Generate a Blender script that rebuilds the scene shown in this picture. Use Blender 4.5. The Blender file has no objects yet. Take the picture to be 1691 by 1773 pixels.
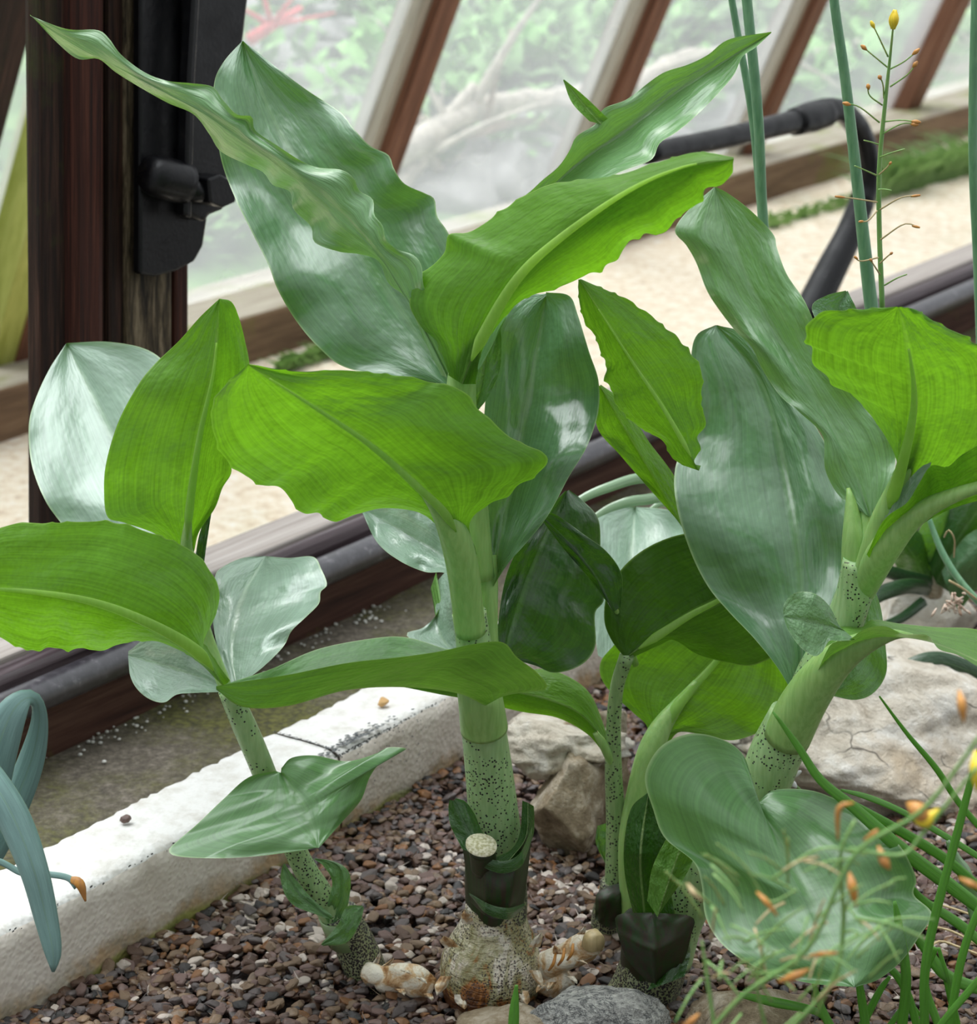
import bpy, math, random
import numpy as np
from mathutils import Vector, noise

random.seed(7); rng = np.random.default_rng(7)
scene = bpy.context.scene
COL = scene.collection

# ---------------------------------------------------------------- camera
F = 4200.0; PITCH = math.radians(18); CAMH = 0.71
cam_d = bpy.data.cameras.new('camera'); cam = bpy.data.objects.new('camera', cam_d); COL.objects.link(cam)
cam.location = (0, 0, CAMH); cam.rotation_euler = (math.radians(90) - PITCH, 0, 0)
cam_d.sensor_fit = 'HORIZONTAL'; cam_d.sensor_width = 36; cam_d.lens = F / 1691 * 36
cam_d.clip_start = 0.02; cam_d.clip_end = 60
cam_d.dof.use_dof = True; cam_d.dof.focus_distance = 1.32; cam_d.dof.aperture_fstop = 18
scene.camera = cam
scene.view_settings.view_transform = 'Standard'; scene.view_settings.look = 'None'
scene.view_settings.gamma = 1; scene.view_settings.exposure = -0.10
scene.view_settings.use_curve_mapping = False

# ---------------------------------------------------------------- sky
SKY_LOW, SKY_HIGH, SKY_FRONT = 0.75, 1.55, 0.56
w = bpy.data.worlds.new('overcast_sky'); scene.world = w; w.use_nodes = True
nt = w.node_tree; nt.nodes.clear()
def wn(t): return nt.nodes.new(t)
tc = wn('ShaderNodeTexCoord'); sep = wn('ShaderNodeSeparateXYZ'); nt.links.new(tc.outputs['Generated'], sep.inputs[0])
r1 = wn('ShaderNodeMapRange'); r1.inputs['From Min'].default_value = 0.0; r1.inputs['From Max'].default_value = 1
r1.inputs['To Min'].default_value = SKY_LOW; r1.inputs['To Max'].default_value = SKY_HIGH
r1.interpolation_type = 'SMOOTHSTEP'
nt.links.new(sep.outputs[2], r1.inputs['Value'])
r2 = wn('ShaderNodeMapRange'); r2.inputs['From Min'].default_value = -0.75; r2.inputs['From Max'].default_value = 0.15
r2.inputs['To Min'].default_value = SKY_FRONT; r2.inputs['To Max'].default_value = 1
nt.links.new(sep.outputs[1], r2.inputs['Value'])
# bright zone added near the zenith so leaves reflect a white sheen
dp = wn('ShaderNodeVectorMath'); dp.operation = 'DOT_PRODUCT'
dp.inputs[1].default_value = Vector((-0.30, 0.10, 0.95)).normalized()
nt.links.new(tc.outputs['Generated'], dp.inputs[0])
r3 = wn('ShaderNodeMapRange'); r3.inputs['From Min'].default_value = 0.78; r3.inputs['From Max'].default_value = 0.97
r3.inputs['To Min'].default_value = 0; r3.inputs['To Max'].default_value = 5.0; r3.interpolation_type = 'SMOOTHSTEP'
nt.links.new(dp.outputs['Value'], r3.inputs['Value'])
cn = wn('ShaderNodeTexNoise'); cn.inputs['Scale'].default_value = 2.6; cn.inputs['Detail'].default_value = 3
nt.links.new(tc.outputs['Generated'], cn.inputs['Vector'])
r4 = wn('ShaderNodeMapRange'); r4.inputs['From Min'].default_value = 0.35; r4.inputs['From Max'].default_value = 0.65
r4.inputs['To Min'].default_value = 0.8; r4.inputs['To Max'].default_value = 1.2
nt.links.new(cn.outputs['Fac'], r4.inputs['Value'])
m1 = wn('ShaderNodeMath'); m1.operation = 'MULTIPLY'; nt.links.new(r1.outputs[0], m1.inputs[0]); nt.links.new(r2.outputs[0], m1.inputs[1])
m2 = wn('ShaderNodeMath'); m2.operation = 'ADD'; nt.links.new(m1.outputs[0], m2.inputs[0]); nt.links.new(r3.outputs[0], m2.inputs[1])
m3 = wn('ShaderNodeMath'); m3.operation = 'MULTIPLY'; nt.links.new(m2.outputs[0], m3.inputs[0]); nt.links.new(r4.outputs[0], m3.inputs[1])
bg = wn('ShaderNodeBackground'); bg.inputs[0].default_value = (0.93, 0.97, 1.0, 1); nt.links.new(m3.outputs[0], bg.inputs[1])
wo = wn('ShaderNodeOutputWorld'); nt.links.new(bg.outputs[0], wo.inputs[0])

sun_d = bpy.data.lights.new('sun', 'SUN'); sun_d.energy = 1.1; sun_d.angle = math.radians(25); sun_d.color = (1, 0.98, 0.94)
sun = bpy.data.objects.new('sun', sun_d); COL.objects.link(sun)
sun.rotation_euler = Vector((0.25, -0.75, -1.0)).to_track_quat('-Z', 'Y').to_euler()   # stands behind the plants

# ---------------------------------------------------------------- pixel -> place helpers
CP = np.array([0, 0, CAMH])
cp_, sp_ = math.cos(PITCH), math.sin(PITCH)
def ray(x, y):
    a = (x - 845.5) / F; b = (886.5 - y) / F
    return np.array([a, cp_ + b * sp_, -sp_ + b * cp_])
def at(x, y, Y): r = ray(x, y); return CP + r * (Y / r[1])
def onz(x, y, z=0.0): r = ray(x, y); return CP + r * ((z - CAMH) / r[2])
def depth(P): d = P - CP; return d[1] * cp_ - d[2] * sp_
def proj(P):
    d = np.asarray(P) - CP; D = d[1] * cp_ - d[2] * sp_
    return 845.5 + F * d[0] / D, 886.5 - F * (d[1] * sp_ + d[2] * cp_) / D
U = np.array([math.sin(math.radians(35)), math.cos(math.radians(35)), 0])      # along the kerb
N = np.array([-U[1], U[0], 0])                                                # across, towards the outside
P0 = onz(20, 1773); ZZ = np.array([0, 0, 1.0])
def WP(u, w_, z): return P0 + U * u + N * w_ + ZZ * z
def onw(x, y, w_):
    r = ray(x, y); return CP + r * ((w_ + np.dot(N, P0 - CP)) / np.dot(N, r))

# ---------------------------------------------------------------- object helpers
def tag(o, label=None, cat=None, group=None, kind=None):
    if label: o['label'] = label
    if cat: o['category'] = cat
    if group: o['group'] = group
    if kind: o['kind'] = kind
    return o
def thing(name, loc, label, cat, group=None):
    o = bpy.data.objects.new(name, None); o.empty_display_size = 0.02
    COL.objects.link(o); o.location = Vector(loc); tag(o, label, cat, group); return o
def root_loc(o):
    while o.parent: o = o.parent
    return np.array(o.location)
def obj(name, V, Fc, mat, parent=None, uv=None, smooth=True, label=None, loc=None, bevel=0, mats=None, fmat=None):
    V = np.asarray(V, float)
    if parent is not None: off = root_loc(parent)
    elif loc is not None: off = np.array(loc, float)
    else: off = np.array([(V[:, 0].min() + V[:, 0].max()) / 2, (V[:, 1].min() + V[:, 1].max()) / 2, V[:, 2].min()])
    me = bpy.data.meshes.new(name); me.from_pydata((V - off).tolist(), [], Fc)
    for m in (mats or [mat]): me.materials.append(m)
    if fmat is not None: me.polygons.foreach_set('material_index', fmat)
    if uv is not None:
        ul = me.uv_layers.new(name='UVMap'); li = np.empty(len(me.loops), int); me.loops.foreach_get('vertex_index', li)
        uva = np.asarray(uv, float)
        if len(uva) == len(V): ul.data.foreach_set('uv', uva[li].ravel())
        else: ul.data.foreach_set('uv', uva.ravel())
    if smooth: me.polygons.foreach_set('use_smooth', [True] * len(me.polygons))
    me.update()
    o = bpy.data.objects.new(name, me); COL.objects.link(o)
    if parent is not None: o.parent = parent
    else: o.location = Vector(off)
    if label: o['label'] = label
    if bevel:
        b = o.modifiers.new('bevel', 'BEVEL'); b.width = bevel; b.segments = 2; b.limit_method = 'ANGLE'
    return o
def struct(name, label, *a, **k):
    o = obj(name, *a, **k); tag(o, label, kind='structure'); return o

def spline(pts, n, cols=None):
    """Catmull-Rom through the points, resampled evenly by arc length of the first two columns."""
    P = np.asarray(pts, float)
    if len(P) == 1: P = np.vstack([P, P])
    if len(P) == 2:
        t = np.linspace(0, 1, n)[:, None]; return P[0] * (1 - t) + P[1] * t
    Q = np.vstack([2 * P[0] - P[1], P, 2 * P[-1] - P[-2]]); out = []
    for i in range(1, len(Q) - 2):
        p0, p1, p2, p3 = Q[i - 1], Q[i], Q[i + 1], Q[i + 2]
        for t in np.linspace(0, 1, 14, endpoint=False):
            out.append(0.5 * ((2 * p1) + (-p0 + p2) * t + (2 * p0 - 5 * p1 + 4 * p2 - p3) * t * t + (-p0 + 3 * p1 - 3 * p2 + p3) * t ** 3))
    out.append(P[-1]); out = np.array(out)
    s = np.r_[0, np.cumsum(np.hypot(*np.diff(out[:, :2], axis=0).T))]; s /= max(s[-1], 1e-9)
    t = np.linspace(0, 1, n)
    return np.stack([np.interp(t, s, out[:, k]) for k in range(out.shape[1])], 1)

# ---------------------------------------------------------------- materials
class NT:
    def __init__(s, name):
        s.m = bpy.data.materials.new(name); s.m.use_nodes = True; s.t = s.m.node_tree; s.t.nodes.clear()
    def n(s, typ, **kw):
        nd = s.t.nodes.new(typ)
        for k, v in kw.items():
            if k.startswith('_'): setattr(nd, k[1:], v)
            else:
                key = k.replace('__', ' ')
                nd.inputs[int(key[1:]) if key[0] == 'i' and key[1:].isdigit() else key].default_value = v
        return nd
    def l(s, a, b): s.t.links.new(a, b)
    def coord(s, which='Object', scale=(1, 1, 1)):
        c = s.n('ShaderNodeTexCoord'); mp = s.n('ShaderNodeMapping'); mp.inputs['Scale'].default_value = scale
        s.l(c.outputs[which], mp.inputs['Vector']); return mp.outputs[0]
    def noise(s, vec, scale, detail=4, rough=0.55, dist=0):
        nd = s.n('ShaderNodeTexNoise'); nd.inputs['Scale'].default_value = scale; nd.inputs['Detail'].default_value = detail
        nd.inputs['Roughness'].default_value = rough; nd.inputs['Distortion'].default_value = dist
        s.l(vec, nd.inputs['Vector']); return nd.outputs['Fac']
    def ramp(s, fac, stops):
        r = s.n('ShaderNodeValToRGB'); e = r.color_ramp.elements
        while len(e) < len(stops): e.new(0.5)
        for k, (p, c) in enumerate(stops):
            e[k].position = p; e[k].color = tuple(c) + (1,) if len(c) == 3 else c
        s.l(fac, r.inputs['Fac']); return r.outputs['Color']
    def rng(s, fac, a, b, c=0, d=1):
        r = s.n('ShaderNodeMapRange'); r.inputs['From Min'].default_value = a; r.inputs['From Max'].default_value = b
        r.inputs['To Min'].default_value = c; r.inputs['To Max'].default_value = d; s.l(fac, r.inputs['Value']); return r.outputs[0]
    def math(s, op, a, b=None):
        m = s.n('ShaderNodeMath', _operation=op)
        for k, v in ((0, a), (1, b)):
            if v is None: continue
            if isinstance(v, (int, float)): m.inputs[k].default_value = v
            else: s.l(v, m.inputs[k])
        return m.outputs[0]
    def mix(s, fac, a, b, mode='MIX'):
        m = s.n('ShaderNodeMix', _data_type='RGBA', _blend_type=mode)
        if isinstance(fac, (int, float)): m.inputs[0].default_value = fac
        else: s.l(fac, m.inputs[0])
        for k, v in ((6, a), (7, b)):
            if isinstance(v, tuple): m.inputs[k].default_value = v + (1,) if len(v) == 3 else v
            else: s.l(v, m.inputs[k])
        return m.outputs[2]
    def bump(s, h, strength=0.3, dist=0.001, normal=None):
        b = s.n('ShaderNodeBump'); b.inputs['Strength'].default_value = strength; b.inputs['Distance'].default_value = dist
        s.l(h, b.inputs['Height'])
        if normal: s.l(normal, b.inputs['Normal'])
        return b.outputs[0]
    def bsdf(s, color, rough=0.5, normal=None, **kw):
        p = s.n('ShaderNodeBsdfPrincipled')
        if isinstance(color, tuple): p.inputs['Base Color'].default_value = color + (1,)
        else: s.l(color, p.inputs['Base Color'])
        if isinstance(rough, (int, float)): p.inputs['Roughness'].default_value = rough
        else: s.l(rough, p.inputs['Roughness'])
        if normal: s.l(normal, p.inputs['Normal'])
        for k, v in kw.items(): p.inputs[k.replace('_', ' ')].default_value = v
        return p.outputs[0]
    def out(s, sh):
        o = s.n('ShaderNodeOutputMaterial'); s.l(sh, o.inputs['Surface']); return s.m

def leaf_mat(name, top, under, trans, tfac=0.38, rtop=0.3, runder=0.5, coat=0.3, pleat=1.0, spec=0.5):
    k = NT(name); c = k.n('ShaderNodeTexCoord')
    def mp(sc):
        m = k.n('ShaderNodeMapping'); m.inputs['Scale'].default_value = sc; k.l(c.outputs['UV'], m.inputs['Vector']); return m.outputs[0]
    streak = k.noise(mp((70, 2.2, 1)), 1.0, 3, 0.6)
    fine = k.noise(mp((220, 5, 1)), 1.0, 2, 0.6)
    cross = k.noise(mp((26, 90, 1)), 1.0, 2, 0.5)
    blot = k.noise(mp((5, 6, 1)), 1.0, 3, 0.5)
    quilt = k.noise(mp((12, 17, 1)), 1.0, 2, 0.5)
    sx = k.n('ShaderNodeSeparateXYZ'); k.l(c.outputs['UV'], sx.inputs[0])
    au = k.math('ABSOLUTE', k.math('SUBTRACT', sx.outputs[0], 0.5))
    rib = k.rng(au, 0.012, 0.034, 1, 0)
    edge = k.rng(au, 0.488, 0.498, 0, 1)
    var = k.rng(k.math('ADD', k.math('MULTIPLY', streak, 0.6), k.math('MULTIPLY', blot, 0.4)), 0.35, 0.65)
    topc = k.mix(var, tuple(v * 0.78 for v in top), tuple(min(1, v * 1.2) for v in top))
    undc = k.mix(var, tuple(v * 0.75 for v in under), tuple(min(1, v * 1.2) for v in under))
    topc = k.mix(k.math('MULTIPLY', rib, 0.3), topc, (0.20, 0.34, 0.16))
    undc = k.mix(k.math('MULTIPLY', rib, 0.6), undc, (0.33, 0.45, 0.17))
    topc = k.mix(k.math('MULTIPLY', edge, 0.6), topc, (0.45, 0.60, 0.30))
    undc = k.mix(k.math('MULTIPLY', edge, 0.5), undc, (0.40, 0.58, 0.15))
    tvar = k.rng(k.math('ADD', k.math('MULTIPLY', streak, 0.45), k.math('ADD', k.math('MULTIPLY', cross, 0.3), k.math('MULTIPLY', blot, 0.25))), 0.36, 0.64)
    trc = k.mix(tvar, tuple(v * 0.66 for v in trans), tuple(min(1, v * 1.2) for v in trans))
    h = k.math('ADD', k.math('MULTIPLY', streak, 0.6), k.math('ADD', k.math('MULTIPLY', fine, 0.12), k.math('MULTIPLY', cross, 0.12)))
    b1 = k.bump(quilt, 0.55 * pleat, 0.0035)
    b2 = k.bump(h, 0.20 * pleat, 0.0016, b1)
    ft = k.bsdf(topc, rtop, b2, Coat_Weight=coat, Coat_Roughness=0.2, Coat_IOR=1.6, IOR=1.5, Specular_IOR_Level=spec)
    fu = k.bsdf(undc, runder, b2, IOR=1.4)
    geo = k.n('ShaderNodeNewGeometry'); ms = k.n('ShaderNodeMixShader')
    k.l(geo.outputs['Backfacing'], ms.inputs[0]); k.l(ft, ms.inputs[1]); k.l(fu, ms.inputs[2])
    tr = k.n('ShaderNodeBsdfTranslucent'); k.l(trc, tr.inputs[0]); k.l(b2, tr.inputs['Normal'])
    m2 = k.n('ShaderNodeMixShader'); m2.inputs[0].default_value = tfac
    k.l(ms.outputs[0], m2.inputs[1]); k.l(tr.outputs[0], m2.inputs[2])
    return k.out(m2.outputs[0])

M = {}
M['litleaf'] = leaf_mat('lit_leaf', (0.10, 0.24, 0.07), (0.11, 0.25, 0.03), (0.225, 0.54, 0.012), 0.42, 0.36, 0.42)  # light on each leaf is painted into its tint, this one for backlit leaves
M['midtone'] = leaf_mat('midtone_leaf', (0.12, 0.27, 0.095), (0.13, 0.29, 0.05), (0.24, 0.55, 0.03), 0.24, 0.34, 0.42, 0.5)  # less lit copy of the same leaf green
M['soft'] = leaf_mat('soft_green_leaf', (0.15, 0.30, 0.13), (0.17, 0.36, 0.06), (0.26, 0.55, 0.04), 0.20, 0.36, 0.42, 0.6)
M['glossy'] = leaf_mat('glossy_leaf', (0.10, 0.215, 0.11), (0.10, 0.24, 0.04), (0.20, 0.46, 0.03), 0.18, 0.27, 0.45, 0.9)
M['palesheen'] = leaf_mat('pale_sheen_leaf', (0.24, 0.36, 0.27), (0.10, 0.24, 0.04), (0.24, 0.52, 0.06), 0.12, 0.38, 0.45, 0.5, 0.7, 1.0)  # pale base colour paints in the sky's reflection on the upper side
M['lobed'] = leaf_mat('lobed_leaf', (0.13, 0.28, 0.11), (0.13, 0.29, 0.05), (0.24, 0.55, 0.03), 0.2, 0.40, 0.42, 0.7, 0.10)
M['smoothleaf'] = leaf_mat('smooth_leaf', (0.11, 0.25, 0.09), (0.13, 0.29, 0.05), (0.24, 0.55, 0.03), 0.2, 0.36, 0.42, 0.7, 0.35)
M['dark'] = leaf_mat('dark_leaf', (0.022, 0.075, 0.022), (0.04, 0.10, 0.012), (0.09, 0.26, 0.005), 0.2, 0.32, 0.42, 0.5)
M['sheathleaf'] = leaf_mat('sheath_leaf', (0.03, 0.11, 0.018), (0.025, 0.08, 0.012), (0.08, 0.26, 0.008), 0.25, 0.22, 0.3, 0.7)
M['glaucous'] = leaf_mat('glaucous_leaf', (0.22, 0.37, 0.34), (0.16, 0.30, 0.24), (0.2, 0.42, 0.25), 0.12, 0.42, 0.45, 0.1, 0.2)
M['grass'] = leaf_mat('grass_blade', (0.14, 0.36, 0.06), (0.15, 0.40, 0.05), (0.35, 0.75, 0.04), 0.35, 0.35, 0.4, 0.3, 0.2)
M['tuft'] = leaf_mat('muted_grass', (0.16, 0.29, 0.10), (0.16, 0.30, 0.09), (0.3, 0.5, 0.12), 0.25, 0.5, 0.5, 0.1, 0.1)
M['palegrass'] = leaf_mat('pale_blade', (0.30, 0.45, 0.28), (0.32, 0.52, 0.20), (0.45, 0.75, 0.15), 0.3, 0.25, 0.4, 1.0, 0.2, 1.0)

def stem_mat(name, c1, c2, spot=0.0, dens=(0.45, 0.6), sscale=330, rough=0.4, spotc=(0.015, 0.012, 0.015), size=0.28, sub=0.15, tr=0.0):
    k = NT(name); v = k.coord('Object')
    vs = k.coord('Object', (1, 1, 0.12))
    col = k.mix(k.rng(k.noise(vs, 420, 2), 0.35, 0.65), c1, c2)
    col = k.mix(k.rng(k.noise(v, 18, 2), 0.3, 0.7, 0, 0.35), col, tuple(x * 0.7 for x in c1))
    if spot:
        vo = k.n('ShaderNodeTexVoronoi', _feature='F1'); vo.inputs['Scale'].default_value = sscale; k.l(v, vo.inputs['Vector'])
        vo.inputs['Randomness'].default_value = 1
        dot = k.rng(vo.outputs['Distance'], size, size + 0.06, 1, 0)
        msk = k.rng(k.noise(v, 45, 3, 0.6), dens[0], dens[1], 0, 1)
        sc = k.n('ShaderNodeSeparateColor'); k.l(vo.outputs['Color'], sc.inputs[0])
        pick = k.math('LESS_THAN', sc.outputs[0], k.math('MULTIPLY', msk, spot))
        col = k.mix(k.math('MULTIPLY', dot, pick), col, spotc)
    b = k.bump(k.noise(vs, 500, 2), 0.15, 0.0006)
    sh = k.bsdf(col, rough, b, Subsurface_Weight=sub, Subsurface_Scale=0.004)
    if tr:
        t = k.n('ShaderNodeBsdfTranslucent'); t.inputs[0].default_value = (min(1, c2[0] * 1.7), min(1, c2[1] * 1.7), c2[2], 1)
        m = k.n('ShaderNodeMixShader'); m.inputs[0].default_value = tr; k.l(sh, m.inputs[1]); k.l(t.outputs[0], m.inputs[2]); sh = m.outputs[0]
    return k.out(sh)
M['petiole'] = stem_mat('pale_green_petiole', (0.27, 0.47, 0.13), (0.36, 0.57, 0.19), sub=0.3)
M['rib'] = stem_mat('pale_midrib', (0.32, 0.50, 0.14), (0.42, 0.60, 0.20), sub=0, tr=0.55)
M['spotstem'] = stem_mat('spotted_stem', (0.30, 0.48, 0.20), (0.42, 0.60, 0.29), 0.8, (0.42, 0.56), 560, size=0.30, sub=0.3)
M['spotthin'] = stem_mat('spotted_thin_stem', (0.24, 0.38, 0.15), (0.34, 0.48, 0.22), 0.8, (0.40, 0.52), 560, size=0.32)
M['speckle'] = stem_mat('speckled_neck', (0.20, 0.24, 0.11), (0.34, 0.36, 0.22), 1.0, (0.15, 0.35), 800, size=0.50, spotc=(0.02, 0.015, 0.02))
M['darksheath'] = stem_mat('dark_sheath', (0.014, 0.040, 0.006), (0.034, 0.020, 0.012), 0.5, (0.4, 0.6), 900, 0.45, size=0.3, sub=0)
M['scape'] = stem_mat('green_scape', (0.13, 0.30, 0.16), (0.20, 0.40, 0.22))
M['thingreen'] = stem_mat('thin_green_stem', (0.16, 0.34, 0.09), (0.24, 0.42, 0.13))
M['straw'] = stem_mat('straw', (0.42, 0.33, 0.16), (0.55, 0.42, 0.22), sub=0)
M['orange'] = stem_mat('withered_orange', (0.62, 0.28, 0.05), (0.45, 0.20, 0.06), sub=0)
M['yellow'] = stem_mat('yellow_petal', (0.85, 0.60, 0.03), (0.75, 0.62, 0.05), sub=0)
M['white'] = stem_mat('white_petal', (0.85, 0.85, 0.85), (0.75, 0.70, 0.78), sub=0)
M['dryflower'] = stem_mat('dried_petal', (0.65, 0.55, 0.45), (0.55, 0.35, 0.25), sub=0)
def mk():
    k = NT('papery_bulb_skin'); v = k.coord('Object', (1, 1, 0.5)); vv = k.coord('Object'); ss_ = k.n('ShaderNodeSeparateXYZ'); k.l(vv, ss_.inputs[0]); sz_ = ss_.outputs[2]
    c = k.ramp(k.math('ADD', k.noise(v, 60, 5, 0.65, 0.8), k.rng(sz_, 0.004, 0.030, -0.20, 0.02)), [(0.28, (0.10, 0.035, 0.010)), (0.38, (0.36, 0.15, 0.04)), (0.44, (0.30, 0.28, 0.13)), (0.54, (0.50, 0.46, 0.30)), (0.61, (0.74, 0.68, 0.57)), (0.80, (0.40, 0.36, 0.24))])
    vo = k.n('ShaderNodeTexVoronoi', _feature='F1'); vo.inputs['Scale'].default_value = 650; k.l(vv, vo.inputs['Vector'])
    d = k.rng(vo.outputs['Distance'], 0.32, 0.42, 1, 0); msk = k.rng(k.noise(vv, 30, 3), 0.36, 0.46)
    c = k.mix(k.math('MULTIPLY', d, k.math('MULTIPLY', msk, 0.9)), c, (0.03, 0.02, 0.02))
    rg = k.noise(k.coord('Object', (0.25, 0.25, 1)), 260, 3, 0.6, 0.6); b = k.bump(k.math('ADD', k.noise(v, 140, 4, 0.6, 1.0), rg), 1.0, 0.0028)
    return k.out(k.bsdf(c, 0.38, b, Subsurface_Weight=0.1, Subsurface_Scale=0.004))
M['bulb'] = mk()
def mk():
    k = NT('papery_white_rhizome'); v = k.coord('Object'); c = k.ramp(k.noise(v, 85, 5, 0.65, 0.6), [(0.34, (0.35, 0.16, 0.05)), (0.45, (0.62, 0.42, 0.22)), (0.55, (0.78, 0.72, 0.58)), (0.8, (0.86, 0.83, 0.74))])
    return k.out(k.bsdf(c, 0.4, k.bump(k.noise(v, 220, 4, 0.6, 1), 0.8, 0.0015)))
M['rhizome'] = mk()
def mk():
    k = NT('cut_stalk_flesh'); v = k.coord('Object'); c = k.mix(k.rng(k.noise(v, 600, 3), 0.4, 0.62), (0.80, 0.76, 0.58), (0.45, 0.42, 0.22))
    return k.out(k.bsdf(c, 0.6, k.bump(k.noise(v, 700, 2), 0.4, 0.0006)))
M['cut'] = mk()

def wood_mat(name, stops, su=90, sv=3.0, moss=None, rough=0.65, bump=0.5):
    k = NT(name); c = k.coord('UV', (su, sv, 1)); o = k.coord('Object')
    n1 = k.noise(c, 1.0, 5, 0.65, 0.6)
    n2 = k.noise(c, 4.0, 4, 0.7)
    f = k.math('ADD', k.math('MULTIPLY', n1, 0.7), k.math('MULTIPLY', n2, 0.3))
    col = k.ramp(f, stops)
    if moss:
        mc, lo, hi, sc = moss
        col = k.mix(k.rng(k.noise(o, sc, 5, 0.7), lo, hi), col, mc)
    return k.out(k.bsdf(col, rough, k.bump(f, bump, 0.002), Specular_IOR_Level=0.22))
M['post'] = wood_mat('dark_stained_wood', [(0.36, (0.006, 0.0035, 0.003)), (0.5, (0.020, 0.009, 0.006)), (0.62, (0.055, 0.025, 0.016)), (0.75, (0.12, 0.065, 0.045))], 220, 7, ((0.03, 0.035, 0.006), 0.56, 0.75, 12))
M['postred'] = wood_mat('red_brown_moulding', [(0.36, (0.010, 0.004, 0.003)), (0.5, (0.045, 0.012, 0.007)), (0.7, (0.13, 0.042, 0.024))], 160, 4)
M['postpale'] = wood_mat('worn_bare_wood', [(0.38, (0.012, 0.009, 0.006)), (0.5, (0.075, 0.055, 0.032)), (0.64, (0.22, 0.17, 0.11))], 130, 16)
M['bar'] = wood_mat('brown_glazing_bar', [(0.33, (0.05, 0.02, 0.012)), (0.5, (0.17, 0.075, 0.045)), (0.7, (0.30, 0.16, 0.10))], 60, 3, None)
M['barpale'] = wood_mat('weathered_grey_wood', [(0.33, (0.22, 0.19, 0.15)), (0.55, (0.42, 0.38, 0.32)), (0.75, (0.58, 0.55, 0.48))], 60, 3)
M['barmoss'] = wood_mat('mossy_bar_side', [(0.33, (0.22, 0.25, 0.04)), (0.55, (0.42, 0.44, 0.12)), (0.75, (0.58, 0.60, 0.28))], 30, 5)
M['beamtop'] = wood_mat('pale_beam_top', [(0.33, (0.24, 0.20, 0.14)), (0.55, (0.42, 0.38, 0.30)), (0.75, (0.55, 0.54, 0.46))], 40, 3, ((0.22, 0.26, 0.06), 0.5, 0.7, 9))
M['beamface'] = wood_mat('brown_mossy_beam_face', [(0.33, (0.06, 0.035, 0.02)), (0.55, (0.19, 0.12, 0.07)), (0.75, (0.30, 0.22, 0.14))], 40, 3, ((0.13, 0.15, 0.02), 0.5, 0.72, 7))
M['silltop'] = wood_mat('silvery_weathered_sill', [(0.33, (0.22, 0.19, 0.17)), (0.5, (0.36, 0.32, 0.29)), (0.75, (0.50, 0.46, 0.43))], 70, 2)
M['sillfront'] = wood_mat('dark_sill_nosing', [(0.33, (0.02, 0.012, 0.014)), (0.5, (0.07, 0.05, 0.055)), (0.75, (0.20, 0.17, 0.18))], 70, 3, None, 0.35)  # darker than the sill top
M['plank'] = wood_mat('dark_red_plank', [(0.33, (0.022, 0.010, 0.008)), (0.5, (0.065, 0.028, 0.02)), (0.75, (0.15, 0.085, 0.06))], 70, 3, ((0.10, 0.11, 0.01), 0.58, 0.72, 9))
def mk():
    k = NT('black_painted_iron'); v = k.coord('Object')
    c = k.ramp(k.noise(v, 160, 5, 0.7), [(0.55, (0.003, 0.003, 0.004)), (0.70, (0.009, 0.008, 0.008)), (0.8, (0.05, 0.045, 0.04))])
    return k.out(k.bsdf(c, k.rng(k.noise(v, 60, 3), 0.3, 0.7, 0.25, 0.5), k.bump(k.noise(v, 300, 3), 0.25, 0.0008), Metallic=0.0, Specular_IOR_Level=0.35))
M['iron'] = mk()
def mk():
    k = NT('dusty_black_pipe'); v = k.coord('Object')
    c = k.ramp(k.noise(v, 120, 5, 0.7), [(0.45, (0.026, 0.024, 0.030)), (0.6, (0.055, 0.05, 0.06)), (0.78, (0.30, 0.29, 0.30))])
    return k.out(k.bsdf(c, 0.34, k.bump(k.noise(v, 400, 3), 0.2, 0.0006), Specular_IOR_Level=0.8, Coat_Weight=0.4, Coat_Roughness=0.35))
M['pipe'] = mk()
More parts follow.
